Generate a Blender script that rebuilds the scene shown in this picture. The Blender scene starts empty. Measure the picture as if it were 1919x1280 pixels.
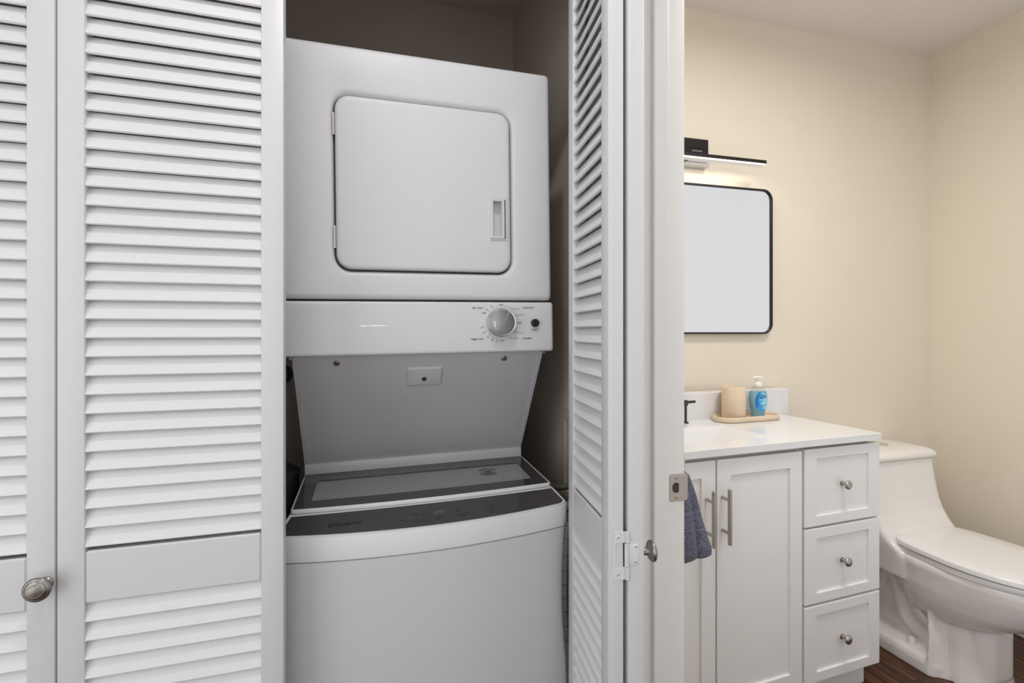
import bpy, bmesh, math, random
from mathutils import Vector, Matrix
random.seed(7)
S = bpy.context.scene
COL = S.collection
PI = math.pi
R = math.radians

# ------------------------------------------------------------------ camera, world, light, exposure
F, HY, CX, HC, YAW = 905.0, 622.0, 960.0, 1.2, R(16.5)
cam_d = bpy.data.cameras.new('camera'); cam = bpy.data.objects.new('camera', cam_d); COL.objects.link(cam)
cam_d.sensor_width = 36; cam_d.lens = F / 1919 * 36; cam_d.clip_start = 0.02
cam_d.shift_y = -(HY - 640.0) / 1919 * -1.0
cam.location = (0, 0, HC); cam.rotation_euler = (PI / 2, 0, -YAW)
S.camera = cam
S.view_settings.view_transform = 'Standard'; S.view_settings.look = 'None'
S.view_settings.gamma = 1.0; S.view_settings.use_curve_mapping = False
S.view_settings.exposure = 0.0
wd = bpy.data.worlds.new('world'); S.world = wd; wd.use_nodes = True
wd.node_tree.nodes['Background'].inputs[0].default_value = (0.8, 0.85, 0.9, 1)
wd.node_tree.nodes['Background'].inputs[1].default_value = 0.3

def area(name, loc, rot, sx, sy, power, col, shape='RECTANGLE', spread=None):
    d = bpy.data.lights.new(name, 'AREA'); d.shape = shape; d.size = sx; d.size_y = sy; d.energy = power; d.color = col
    if spread: d.spread = spread
    o = bpy.data.objects.new(name, d); COL.objects.link(o); o.location = loc; o.rotation_euler = rot
    return o
area('hall_ceiling_light', (0.0, 0.38, 2.43), (0, 0, 0), 0.08, 0.08, 5.2, (1.0, 0.97, 0.94), 'DISK')
area('hall_back_fill', (-0.28, -1.50, 1.02), (R(90), 0, R(180)), 1.5, 2.0, 14.5, (0.95, 0.97, 1.0))  # added fill from behind the camera, no window known there
area('hall_ceiling_fill', (-0.35, -0.75, 2.46), (0, 0, 0), 1.2, 1.2, 3.5, (1.0, 0.98, 0.96))  # added broad soft fill under the hall ceiling, not a fixture
area('hall_side_fill', (-1.18, -0.15, 1.25), (R(90), 0, R(-90)), 1.3, 1.8, 11.5, (0.95, 0.97, 1.0))  # invented fill from the left for the folded panel and closet wall
area('bathroom_ceiling_light', (1.28, 0.70, 2.44), (0, 0, 0), 0.30, 0.30, 10.8, (1.0, 0.97, 0.94), spread=R(172))

area('bathroom_low_fill', (1.02, 0.07, 0.95), (R(90), 0, R(180)), 0.6, 1.5, 1.8, (1.0, 0.97, 0.94))  # added low fill for the vanity front and toilet bowl

# ------------------------------------------------------------------ picture helpers
FW = Vector((math.sin(YAW), math.cos(YAW), 0)); RT = Vector((math.cos(YAW), -math.sin(YAW), 0)); UP = Vector((0, 0, 1))
CAM = Vector((0, 0, HC))
def ray(px, py): return FW + RT * ((px - CX) / F) + UP * ((HY - py) / F)
def hit(M, axis, val, px, py):
    """Point in the frame M on the local plane coordinate[axis] = val seen at that place of the photograph."""
    I = M.inverted(); o = I @ CAM; d = I.to_3x3() @ ray(px, py)
    return o + d * ((val - o[axis]) / d[axis])
def frame(loc, rz=0.0, ry=0.0):
    return Matrix.Translation(loc) @ Matrix.Rotation(rz, 4, 'Z') @ Matrix.Rotation(ry, 4, 'Y')
IDM = Matrix.Identity(4)

# ------------------------------------------------------------------ materials
def mat(name, col, rough=0.5, metal=0.0, bump=None, spec=None, coat=0.0, noise=None):
    m = bpy.data.materials.new(name); m.use_nodes = True; nt = m.node_tree; b = nt.nodes['Principled BSDF']
    b.inputs['Base Color'].default_value = (*col, 1); b.inputs['Roughness'].default_value = rough; b.inputs['Metallic'].default_value = metal
    if spec is not None: b.inputs['Specular IOR Level'].default_value = spec
    if coat: b.inputs['Coat Weight'].default_value = coat; b.inputs['Coat Roughness'].default_value = 0.08
    tc = nt.nodes.new('ShaderNodeTexCoord')
    if noise:   # (scale, dark factor, stretch)
        mp = nt.nodes.new('ShaderNodeMapping'); mp.inputs['Scale'].default_value = noise[2]
        nz = nt.nodes.new('ShaderNodeTexNoise'); nz.inputs['Scale'].default_value = noise[0]; nz.inputs['Detail'].default_value = 5
        rp = nt.nodes.new('ShaderNodeMix'); rp.data_type = 'RGBA'
        rp.inputs['A'].default_value = (*[c * noise[1] for c in col], 1); rp.inputs['B'].default_value = (*col, 1)
        nt.links.new(tc.outputs['Object'], mp.inputs[0]); nt.links.new(mp.outputs[0], nz.inputs['Vector'])
        nt.links.new(nz.outputs['Fac'], rp.inputs['Factor']); nt.links.new(rp.outputs['Result'], b.inputs['Base Color'])
    if bump:    # (scale, strength, distance, stretch)
        mp = nt.nodes.new('ShaderNodeMapping'); mp.inputs['Scale'].default_value = bump[3]
        nz = nt.nodes.new('ShaderNodeTexNoise'); nz.inputs['Scale'].default_value = bump[0]; nz.inputs['Detail'].default_value = 3
        bp = nt.nodes.new('ShaderNodeBump'); bp.inputs['Strength'].default_value = bump[1]; bp.inputs['Distance'].default_value = bump[2]
        nt.links.new(tc.outputs['Object'], mp.inputs[0]); nt.links.new(mp.outputs[0], nz.inputs['Vector'])
        nt.links.new(nz.outputs['Fac'], bp.inputs['Height']); nt.links.new(bp.outputs[0], b.inputs['Normal'])
    return m
def emis(name, col, s, dark=False):
    m = bpy.data.materials.new(name); m.use_nodes = True; b = m.node_tree.nodes['Principled BSDF']
    b.inputs['Base Color'].default_value = (*col, 1); b.inputs['Base Color'].default_value = (0.02, 0.02, 0.02, 1) if dark else (*col, 1); b.inputs['Roughness'].default_value = 0.8 if dark else 0.5; b.inputs['Emission Color'].default_value = (*col, 1); b.inputs['Emission Strength'].default_value = s
    return m
def pane(name, tint, rough=0.02):
    m = bpy.data.materials.new(name); m.use_nodes = True; nt = m.node_tree; nt.nodes.clear()
    o = nt.nodes.new('ShaderNodeOutputMaterial'); t = nt.nodes.new('ShaderNodeBsdfTransparent'); g = nt.nodes.new('ShaderNodeBsdfGlossy')
    f = nt.nodes.new('ShaderNodeFresnel'); mx = nt.nodes.new('ShaderNodeMixShader')
    t.inputs[0].default_value = (*tint, 1); g.inputs['Roughness'].default_value = rough; f.inputs[0].default_value = 1.5
    gm = nt.nodes.new('ShaderNodeNewGeometry'); sb_ = nt.nodes.new('ShaderNodeMath'); sb_.operation = 'SUBTRACT'; sb_.inputs[0].default_value = 1.0; ml_ = nt.nodes.new('ShaderNodeMath'); ml_.operation = 'MULTIPLY'
    nt.links.new(gm.outputs['Backfacing'], sb_.inputs[1]); nt.links.new(sb_.outputs[0], ml_.inputs[0]); nt.links.new(f.outputs[0], ml_.inputs[1])
    nt.links.new(ml_.outputs[0], mx.inputs[0]); nt.links.new(t.outputs[0], mx.inputs[1]); nt.links.new(g.outputs[0], mx.inputs[2]); nt.links.new(mx.outputs[0], o.inputs[0])
    return m
M = {}
M['door'] = mat('white_door_paint', (0.665, 0.67, 0.68), 0.42, bump=(420, 0.22, 0.0006, (1, 1, 1)))
M['slat'] = mat('white_slat_paint', (0.75, 0.75, 0.76), 0.42, bump=(120, 0.22, 0.0006, (0.25, 4, 4)))
M['trim'] = mat('white_trim_paint', (0.77, 0.765, 0.75), 0.38, bump=(90, 0.15, 0.0006, (3, 3, 0.15)))
M['wall_white'] = mat('hall_wall_paint', (0.70, 0.70, 0.69), 0.6, bump=(90, 0.2, 0.001, (1, 1, 1)))
M['white_flat'] = mat('white_flat', (0.80, 0.81, 0.82), 0.5, bump=(20, 0.05, 0.001, (1, 1, 1)))
M['closet'] = mat('closet_wall_paint', (0.78, 0.68, 0.60), 0.65, bump=(60, 0.5, 0.002, (1, 1, 1)), noise=(3, 0.9, (1, 1, 1)))
M['cream'] = mat('cream_wall_paint', (0.83, 0.755, 0.63), 0.42, bump=(160, 0.2, 0.0008, (1, 1, 1)), noise=(2, 0.97, (1, 1, 1)))
M['ceil'] = mat('ceiling_paint', (0.84, 0.785, 0.755), 0.6, bump=(100, 0.15, 0.001, (1, 1, 1)))
M['hallceil'] = mat('hall_ceiling_paint', (0.8, 0.8, 0.79), 0.6, bump=(100, 0.15, 0.001, (1, 1, 1)))
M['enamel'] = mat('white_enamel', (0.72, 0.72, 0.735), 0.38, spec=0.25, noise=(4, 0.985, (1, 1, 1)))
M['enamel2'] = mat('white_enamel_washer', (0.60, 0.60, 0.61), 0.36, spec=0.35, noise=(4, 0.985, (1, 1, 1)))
M['plastic'] = mat('white_plastic', (0.70, 0.70, 0.71), 0.3, noise=(4, 0.98, (1, 1, 1)))
M['steelgrey'] = mat('grey_painted_steel', (0.55, 0.55, 0.57), 0.30, spec=0.5, noise=(3, 0.97, (1, 1, 1)))
M['deck'] = mat('washer_deck_plastic', (0.70, 0.70, 0.71), 0.35, noise=(4, 0.98, (1, 1, 1)))
M['gasket'] = mat('dark_gasket', (0.03, 0.03, 0.033), 0.5)
M['glassdark'] = mat('smoked_glass', (0.060, 0.055, 0.058), 0.12, spec=0.6)
M['glasswin'] = pane('lid_glass', (0.74, 0.74, 0.74), 0.03)
M['ink'] = mat('dark_ink', (0.045, 0.045, 0.05), 0.5)
M['inkgrey'] = mat('grey_ink', (0.16, 0.16, 0.17), 0.5)
M['inkblack'] = mat('black_ink', (0.008, 0.008, 0.01), 0.35)
M['inklight'] = mat('light_residue', (0.80, 0.80, 0.81), 0.15, spec=0.8)
M['chrome'] = mat('bright_steel', (0.72, 0.72, 0.73), 0.22, 1.0)
M['brushed'] = mat('brushed_aluminium', (0.34, 0.34, 0.35), 0.38, 1.0, bump=(200, 0.2, 0.0004, (1, 8, 1)))
M['nickel'] = mat('satin_nickel', (0.46, 0.43, 0.40), 0.30, 1.0)
M['nickeld'] = mat('dark_satin_nickel', (0.30, 0.28, 0.26), 0.30, 1.0)
M['strike'] = mat('worn_nickel_plate', (0.52, 0.47, 0.43), 0.42, 0.85, noise=(90, 0.75, (1, 1, 1)))
M['black'] = mat('black_button', (0.012, 0.012, 0.013), 0.25)
M['steeldrum'] = mat('steel_drum', (0.5, 0.5, 0.51), 0.35, 0.9)
M['bronze'] = mat('dark_faucet', (0.07, 0.06, 0.058), 0.32, 0.7)
M['blackmetal'] = mat('black_metal', (0.02, 0.018, 0.017), 0.35, 0.4)
M['vanity'] = mat('vanity_paint', (0.84, 0.83, 0.825), 0.36, bump=(300, 0.1, 0.0004, (1, 1, 1)))
M['counter'] = mat('white_counter', (0.80, 0.80, 0.81), 0.16, noise=(5, 0.985, (1, 1, 1)))
M['porcelain'] = mat('porcelain', (0.86, 0.825, 0.805), 0.09, coat=0.5)
M['seat'] = mat('toilet_seat_plastic', (0.86, 0.85, 0.845), 0.16)
M['gold'] = mat('gold_ring', (0.72, 0.47, 0.18), 0.25, 1.0)
M['mirror'] = mat('mirror_glass', (0.93, 0.94, 0.96), 0.01, 1.0)
M['hose'] = mat('braided_hose', (0.15, 0.145, 0.14), 0.55, 0.2, noise=(600, 0.3, (1, 1, 1)))
M['hoseblack'] = mat('hose_mark', (0.01, 0.01, 0.01), 0.5)
M['pipe'] = mat('grey_pipe', (0.30, 0.29, 0.285), 0.4)
M['beige'] = mat('beige_plastic', (0.62, 0.54, 0.42), 0.5)
M['rubber'] = mat('grey_rubber', (0.10, 0.102, 0.108), 0.5)
M['rawwood'] = mat('raw_wood_edge', (0.55, 0.36, 0.22), 0.7)
M['led'] = emis('led_strip', (1.0, 0.86, 0.66), 2.5)
M['diff'] = emis('lamp_diffuser', (0.95, 0.88, 0.78), 0.62, True)
# speckled stoneware
def stone():
    m = mat('speckled_sandstone', (0.72, 0.55, 0.36), 0.7, bump=(500, 0.4, 0.0006, (1, 1, 1))); nt = m.node_tree; b = nt.nodes['Principled BSDF']
    tc = nt.nodes.new('ShaderNodeTexCoord'); v = nt.nodes.new('ShaderNodeTexNoise'); v.inputs['Scale'].default_value = 700; v.inputs['Detail'].default_value = 2
    cr = nt.nodes.new('ShaderNodeValToRGB'); e = cr.color_ramp.elements
    e[0].position = 0.27; e[0].color = (0.38, 0.26, 0.16, 1); e[1].position = 0.36; e[1].color = (0.78, 0.64, 0.48, 1)
    e2 = cr.color_ramp.elements.new(0.66); e2.color = (0.78, 0.64, 0.48, 1); e3 = cr.color_ramp.elements.new(0.74); e3.color = (0.85, 0.72, 0.55, 1)
    nt.links.new(tc.outputs['Object'], v.inputs['Vector']); nt.links.new(v.outputs['Fac'], cr.inputs[0]); nt.links.new(cr.outputs[0], b.inputs['Base Color'])
    return m
M['stone'] = stone()
def terry():
    m = mat('blue_grey_terry', (0.13, 0.135, 0.19), 0.95); nt = m.node_tree; b = nt.nodes['Principled BSDF']
    tc = nt.nodes.new('ShaderNodeTexCoord'); v = nt.nodes.new('ShaderNodeTexNoise'); v.inputs['Scale'].default_value = 520; v.inputs['Detail'].default_value = 2
    cr = nt.nodes.new('ShaderNodeValToRGB'); e = cr.color_ramp.elements
    e[0].position = 0.36; e[0].color = (0.028, 0.03, 0.05, 1); e[1].position = 0.64; e[1].color = (0.22, 0.22, 0.31, 1)
    bp = nt.nodes.new('ShaderNodeBump'); bp.inputs['Strength'].default_value = 1.0; bp.inputs['Distance'].default_value = 0.004
    nt.links.new(tc.outputs['Object'], v.inputs['Vector']); nt.links.new(v.outputs['Fac'], cr.inputs[0]); nt.links.new(cr.outputs[0], b.inputs['Base Color'])
    nt.links.new(v.outputs['Fac'], bp.inputs['Height']); nt.links.new(bp.outputs[0], b.inputs['Normal'])
    b.inputs['Sheen Weight'].default_value = 0.1
    return m
M['terry'] = terry()
M['terryband'] = mat('towel_band', (0.135, 0.135, 0.20), 0.8, bump=(900, 0.4, 0.0005, (1, 1, 1)))
def woodm():
    m = mat('dark_plank_wood', (0.12, 0.05, 0.025), 0.33, bump=(40, 0.15, 0.0008, (12, 0.8, 1))); nt = m.node_tree; b = nt.nodes['Principled BSDF']
    g = nt.nodes.new('ShaderNodeNewGeometry'); oi = nt.nodes.new('ShaderNodeObjectInfo'); ad = nt.nodes.new('ShaderNodeVectorMath'); ad.operation = 'ADD'
    mp = nt.nodes.new('ShaderNodeMapping'); mp.inputs['Scale'].default_value = (26, 1.6, 1)
    nz = nt.nodes.new('ShaderNodeTexNoise'); nz.inputs['Scale'].default_value = 1.6; nz.inputs['Detail'].default_value = 7; nz.inputs['Distortion'].default_value = 0.6
    cr = nt.nodes.new('ShaderNodeValToRGB'); e = cr.color_ramp.elements
    e[0].position = 0.32; e[0].color = (0.022, 0.008, 0.004, 1); e[1].position = 0.70; e[1].color = (0.21, 0.085, 0.035, 1)
    e2 = cr.color_ramp.elements.new(0.5); e2.color = (0.085, 0.032, 0.016, 1)
    nt.links.new(g.outputs['Position'], ad.inputs[0]); nt.links.new(oi.outputs['Location'], ad.inputs[1])
    nt.links.new(ad.outputs[0], mp.inputs[0]); nt.links.new(mp.outputs[0], nz.inputs['Vector']); nt.links.new(nz.outputs['Fac'], cr.inputs[0]); nt.links.new(cr.outputs[0], b.inputs['Base Color'])
    return m
M['wood'] = woodm()

# ------------------------------------------------------------------ mesh helpers
def obj(name, bm, m, parent=None, smooth=False, ang=35):
    bmesh.ops.recalc_face_normals(bm, faces=bm.faces)
    me = bpy.data.meshes.new(name); bm.to_mesh(me); bm.free()
    for mm in (m if isinstance(m, (list, tuple)) else [m]): me.materials.append(mm)
    if smooth:
        me.shade_smooth()
        try: me.set_sharp_from_angle(angle=R(ang))
        except Exception: pass
    o = bpy.data.objects.new(name, me); COL.objects.link(o)
    if parent is not None: o.parent = parent
    return o
def empty(name, Mx, label, cat, group=None, kind=None):
    o = bpy.data.objects.new(name, None); o.empty_display_size = 0.05; COL.objects.link(o); o.matrix_world = Mx
    o['label'] = label; o['category'] = cat
    if group: o['group'] = group
    if kind: o['kind'] = kind
    return o
def tag(o, label, cat, group=None):
    o['label'] = label; o['category'] = cat
    if group: o['group'] = group
    return o
def struct(name, bm, m, parent=None, smooth=False):
    o = obj(name, bm, m, parent, smooth); o['kind'] = 'structure'; return o
def bx(bm, x0, x1, y0, y1, z0, z1, bev=0.0, seg=2, mi=0):
    x0, x1 = min(x0, x1), max(x0, x1); y0, y1 = min(y0, y1), max(y0, y1); z0, z1 = min(z0, z1), max(z0, z1)
    vs = [bm.verts.new(p) for p in ((x0, y0, z0), (x1, y0, z0), (x1, y1, z0), (x0, y1, z0), (x0, y0, z1), (x1, y0, z1), (x1, y1, z1), (x0, y1, z1))]
    fs = [bm.faces.new([vs[i] for i in f]) for f in ((0, 3, 2, 1), (4, 5, 6, 7), (0, 1, 5, 4), (1, 2, 6, 5), (2, 3, 7, 6), (3, 0, 4, 7))]
    for f in fs: f.material_index = mi
    if bev:
        es = {e for f in fs for e in f.edges}
        bmesh.ops.bevel(bm, geom=list(es), offset=bev, segments=seg, affect='EDGES', profile=0.5, material=-1)
    return vs
def box(*a, **k):
    bm = bmesh.new(); bx(bm, *a, **k); return bm
def loft(bm, loops, cap0=True, cap1=True, closed=True, mi=0):
    rows = [[bm.verts.new(p) for p in lp] for lp in loops]; n = len(rows[0])
    for a, b in zip(rows, rows[1:]):
        for i in range(n if closed else n - 1):
            j = (i + 1) % n
            try: bm.faces.new((a[i], a[j], b[j], b[i])).material_index = mi
            except ValueError: pass
    if cap0: bm.faces.new(rows[0]).material_index = mi
    if cap1: bm.faces.new(rows[-1]).material_index = mi
    return rows
def rr(cx, cz, hw, hh, r, n=6):
    """rounded rectangle as list of (x, z)"""
    r = min(r, hw - 1e-5, hh - 1e-5); out = []
    for sx, sz, a0 in ((1, 1, 0), (-1, 1, 90), (-1, -1, 180), (1, -1, 270)):
        for k in range(n + 1):
            a = R(a0 + 90 * k / n); out.append((cx + sx * (hw - r) + r * math.cos(a), cz + sz * (hh - r) + r * math.sin(a)))
    return out
def circ(r, n): return [(r * math.cos(2 * PI * k / n), r * math.sin(2 * PI * k / n)) for k in range(n)]
def lathe(bm, prof, n=24, axis='Z', org=(0, 0, 0), mi=0, sx=1.0, sy=1.0):
    """prof: (radius, height) list"""
    o = Vector(org); loops = []
    for r, h in prof:
        lp = []
        for c, s in circ(max(r, 1e-5), n):
            c *= sx; s *= sy
            lp.append(o + (Vector((c, s, h)) if axis == 'Z' else Vector((c, h, s)) if axis == 'Y' else Vector((h, c, s))))
        loops.append(lp)
    return loft(bm, loops, mi=mi)
def tube(bm, pts, rad, n=10, mi=0, cap=True):
    pts = [Vector(p) for p in pts]; rads = rad if isinstance(rad, (list, tuple)) else [rad] * len(pts); loops = []; prev = None
    for i, p in enumerate(pts):
        t = (pts[min(i + 1, len(pts) - 1)] - pts[max(i - 1, 0)]).normalized()
        if prev is None:
            ref = Vector((0, 0, 1)) if abs(t.z) < 0.9 else Vector((1, 0, 0)); u = t.cross(ref).normalized()
        else: u = (prev - t * prev.dot(t)).normalized()
        prev = u; v = t.cross(u)
        loops.append([p + (u * c + v * s) for c, s in circ(rads[i], n)])
    loft(bm, loops, cap0=cap, cap1=cap, mi=mi)
def spline(pts, k=6):
    pts = [Vector(p) for p in pts]; out = []
    for i in range(len(pts) - 1):
        p0 = pts[max(i - 1, 0)]; p1 = pts[i]; p2 = pts[i + 1]; p3 = pts[min(i + 2, len(pts) - 1)]
        for j in range(k):
            t = j / k
            out.append(0.5 * ((2 * p1) + (p2 - p0) * t + (2 * p0 - 5 * p1 + 4 * p2 - p3) * t * t + (3 * p1 - p0 - 3 * p2 + p3) * t ** 3))
    out.append(pts[-1]); return out
_dg = None
def text_polys(s, shear=0.0, off=0.0):
    cu = bpy.data.curves.new('t', 'FONT'); cu.body = s; cu.size = 1.0; cu.align_x = 'LEFT'; cu.resolution_u = 3; cu.shear = shear; cu.offset = off
    o = bpy.data.objects.new('t', cu); COL.objects.link(o)
    bpy.context.view_layer.update()
    me = bpy.data.meshes.new_from_object(o.evaluated_get(bpy.context.evaluated_depsgraph_get()))
    vs = [(v.co.x, v.co.y) for v in me.vertices]; fs = [tuple(p.vertices) for p in me.polygons]
    bpy.data.objects.remove(o); bpy.data.curves.remove(cu); bpy.data.meshes.remove(me)
    return vs, fs
def text_into(bm, s, place, cx, cy, width=None, height=None, shear=0.0, off=0.0, mi=0):
    """text centred at (cx, cy) of a surface; place(u, v) gives the 3-D point; scaled to width (and height)"""
    vs, fs = text_polys(s, shear, off)
    xs = [v[0] for v in vs]; ys = [v[1] for v in vs]; w = max(xs) - min(xs); h = max(ys) - min(ys)
    k = width / w if width else height / h; kh = (height / h) if height else k
    if not width: k = kh
    mx, my = (max(xs) + min(xs)) / 2, (max(ys) + min(ys)) / 2
    nv = [bm.verts.new(place(cx + (x - mx) * k, cy + (y - my) * kh)) for x, y in vs]
    for f in fs:
        try: bm.faces.new([nv[i] for i in f]).material_index = mi
        except ValueError: pass

# ------------------------------------------------------------------ setting
ZC = 2.47
JX0, JX1, JY = 0.505, 0.62, 0.85       # wall between hall and bathroom, far jamb of the doorway
CY = 0.945                              # closet door plane (front faces)
struct('floor', box(-1.30, 2.60, -1.70, 2.05, -0.06, -0.012), mat('subfloor', (0.03, 0.015, 0.01), 0.6)); fl = bpy.data.objects['floor']
xs = -1.25; row = 0
pw = 0.118
plank_me = {}
while xs < 2.46:
    y = -1.65 - (row * 0.47) % 1.1
    while y < 1.98:
        y1 = y + 1.2
        a, b = max(y, -1.65), min(y1, 1.98)
        if b - a > 0.03:
            ln = round(b - a, 4)
            if ln not in plank_me:
                o = obj('plank', box(0, pw - 0.0016, 0, ln - 0.0016, -0.012, 0.0, bev=0.0012, seg=1), M['wood'], fl); plank_me[ln] = o
            else:
                o = plank_me[ln].copy(); COL.objects.link(o)
            o.location = (xs, a, 0)
        y = y1
    xs += pw; row += 1
bm = bmesh.new(); bx(bm, -1.30, JX0 + 0.06, -1.70, 2.05, ZC, ZC + 0.05); struct('ceiling', bm, M['hallceil'])
bm = bmesh.new(); bx(bm, JX0 + 0.06, 2.60, -0.2, 1.80, ZC, ZC + 0.05); struct('ceiling_bathroom', bm, M['ceil'])
struct('wall_hall_left', box(-1.30, -1.20, -1.70, CY + 0.1, 0, ZC), M['wall_white'])
struct('wall_hall_back', box(-1.20, JX0, -1.70, -1.60, 0, ZC), M['wall_white'])
# wall holding the closet opening: x -0.80 .. 0.49
OX0, OX1 = -0.815, 0.49
struct('wall_front_left', box(-1.20, OX0, CY, CY + 0.10, 0, ZC), M['wall_white'])
struct('wall_front_header', box(OX0, OX1, CY - 0.01, CY + 0.10, 2.03, ZC), M['wall_white'])
# hall / bathroom wall, with the doorway between y 0.09 and 0.85
bm = bmesh.new(); bx(bm, JX0, JX1, -1.70, 0.07, 0, ZC); struct('wall_hall_right', bm, M['wall_white'])
bm = bmesh.new(); bx(bm, OX1, JX1 - 0.004, JY + 0.02, 1.06, 0, ZC); struct('wall_between_closet_and_bathroom', bm, M['wall_white'])
struct('wall_doorway_header', box(JX0, JX1, 0.07, JY + 0.02, 2.05, ZC), M['wall_white'])
# closet shell
struct('wall_closet_left', box(-0.93, -0.88, CY + 0.10, 1.90, 0, ZC), M['closet'])
struct('wall_closet_right', box(0.555, 0.613, 1.06, 1.86, 0, ZC), M['closet'])
struct('wall_closet_back', box(-0.93, 0.612, 1.86, 1.91, 0, ZC), M['closet'])
struct('ceiling_closet', box(-0.88, 0.555, 1.045, 1.86, ZC - 0.012, ZC - 0.001), M['closet'])
# bathroom shell: back wall slightly out of square with the hall
pL = Vector((1.1848, 1.619, 0)); pR = Vector((2.4695, 1.578, 0))
wdir = (pR - pL).normalized(); wang = math.atan2(wdir.y, wdir.x)
WB = frame(pL, wang)                      # local x along the wall, local y into the wall
o = struct('wall_back', box(-0.565, 1.285 + 0.1, 0, 0.08, 0, ZC), M['cream']); o.matrix_world = WB
vp = hit(IDM, 2, ZC, 1919, 17); rdir = (vp - pR); rdir.z = 0; rang = math.atan2(rdir.y, rdir.x)
o = struct('wall_right', box(0.0, 1.9, 0.0, 0.08, 0, ZC), M['cream']); o.matrix_world = frame(pR, rang)
struct('wall_near', box(JX1, 2.62, -0.02, 0.05, 0, ZC), M['white_flat'])
struct('mirror_white_block', box(1.46, 2.62, 0.05, 0.60, 0, ZC), M['white_flat'])  # added white block, out of direct view, for the mirror to reflect
struct('wall_bathroom_left', box(JX1 - 0.004, JX1, JY + 0.02, 1.64, 0, ZC), M['cream'])
wn = struct('glow_panel', box(1.54, 2.44, 0.6005, 0.604, 0.12, 2.26), emis('glow_panel_white', (0.97, 0.98, 0.98), 0.74, True))  # invented glowing panel with frame: whitens the mirror, fills the bathroom low down
for a in ((1.50, 1.54, 0.08, 2.30), (2.44, 2.48, 0.08, 2.30), (1.54, 2.44, 0.08, 0.12), (1.54, 2.44, 2.26, 2.30)):
    struct('glow_panel_frame', box(a[0], a[1], 0.6005, 0.615, a[2], a[3], bev=0.002), M['white_flat'], wn)
o = struct('baseboard_right', box(0.0, 1.0, -0.014, 0.0, 0, 0.085, bev=0.003), M['trim']); o.matrix_world = frame(pR, rang)
o = struct('baseboard_back', box(-0.56, 1.27, -0.014, 0.0, 0, 0.085, bev=0.003), M['trim']); o.matrix_world = WB
# doorway jamb (far side, facing the hall camera) with stop, and the corner casing beside the closet
tj = struct('trim_1', box(JX0 - 0.002, JX1 + 0.001, JY, JY + 0.0195, 0, 2.05, bev=0.0015), M['trim'])
struct('door_stop', box(0.5435, 0.5765, JY - 0.011, JY, 0, 2.05, bev=0.002), M['trim'], tj)
struct('edge_bead', box(0.524, 0.530, JY - 0.0025, JY, 0, 2.05, bev=0.001), M['trim'], tj)
struct('trim_2', box(JX0 - 0.017, JX0 - 0.003, JY - 0.002, CY - 0.002, 0, 2.05, bev=0.002), M['trim'])
struct('trim_3', box(JX0 - 0.002, JX1 + 0.001, 0.07, 0.09, 0, 2.05, bev=0.0015), M['trim'])
struct('trim_4', box(OX1 - 0.001, JX0 - 0.001, CY + 0.001, CY + 0.115, 0, 2.03, bev=0.002), M['trim'])

# ------------------------------------------------------------------ louvred folding doors of the closet
PITCH = 0.03041
slat_mesh = {}
def panel(name, Mx, w, th, zrail, label, stile=0.0362, ztop=2.02):
    root = empty(name, Mx, label, 'door', None, 'structure')
    z0 = 0.02; rh = 0.0835
    ch = 0.0022
    for i, (a, b) in enumerate(((0, stile), (w - stile, w))):
        obj('stile', box(a, b, 0, th, z0, ztop, bev=ch, seg=2), M['door'], root, True, 25)
    for (a, b) in ((zrail - rh, zrail), (ztop - 0.075, ztop), (z0, z0 + 0.11)):
        obj('rail', box(stile, w - stile, 0.0008, th - 0.0008, a, b, bev=0.0026, seg=1), M['door'], root)
    key = (round(w, 4), round(th, 4))
    if key not in slat_mesh:
        # slat: section from the front lower edge up to the back, rounded nose
        a = R(67); L = 0.0338; t = 0.0052; d = Vector((math.cos(a), math.sin(a))); nrm = Vector((-math.sin(a), math.cos(a)))
        prof = []
        q0 = Vector((0.0016 + t * math.sin(a), 0.0))
        for s_, k in ((0.0, 0.25), (0.0009, 0.02), (L - 0.0012, 0.0), (L, 0.3), (L, 0.75), (L - 0.0012, 1.0), (0.0009, 0.98), (0.0, 0.75)):
            p = q0 + d * s_ + nrm * (t * k); prof.append(p)
        zmin = min(p.y for p in prof); xmin = min(p.x for p in prof)
        prof = [Vector((p.x - xmin + 0.0012, p.y - zmin)) for p in prof]
        bm = bmesh.new()
        loft(bm, [[(x, p.x, p.y) for p in prof] for x in (stile - 0.001, w - stile + 0.001)])
        bmesh.ops.recalc_face_normals(bm, faces=bm.faces)
        me = bpy.data.meshes.new('slat'); bm.to_mesh(me); bm.free(); me.materials.append(M['slat']); slat_mesh[key] = me
    zs = []
    z = zrail + 0.0055
    while z + 0.034 < ztop - 0.075 + 0.012: zs.append(z); z += PITCH
    z = zrail - rh - PITCH * 1.0
    while z > z0 + 0.11 - 0.012: zs.append(z); z -= PITCH
    for z in zs:
        o = bpy.data.objects.new('slat', slat_mesh[key]); COL.objects.link(o); o.parent = root; o.location = (0, 0, z)
        o.rotation_euler = (R(random.uniform(-0.7, 0.7)), 0, 0)
    return root
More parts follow.
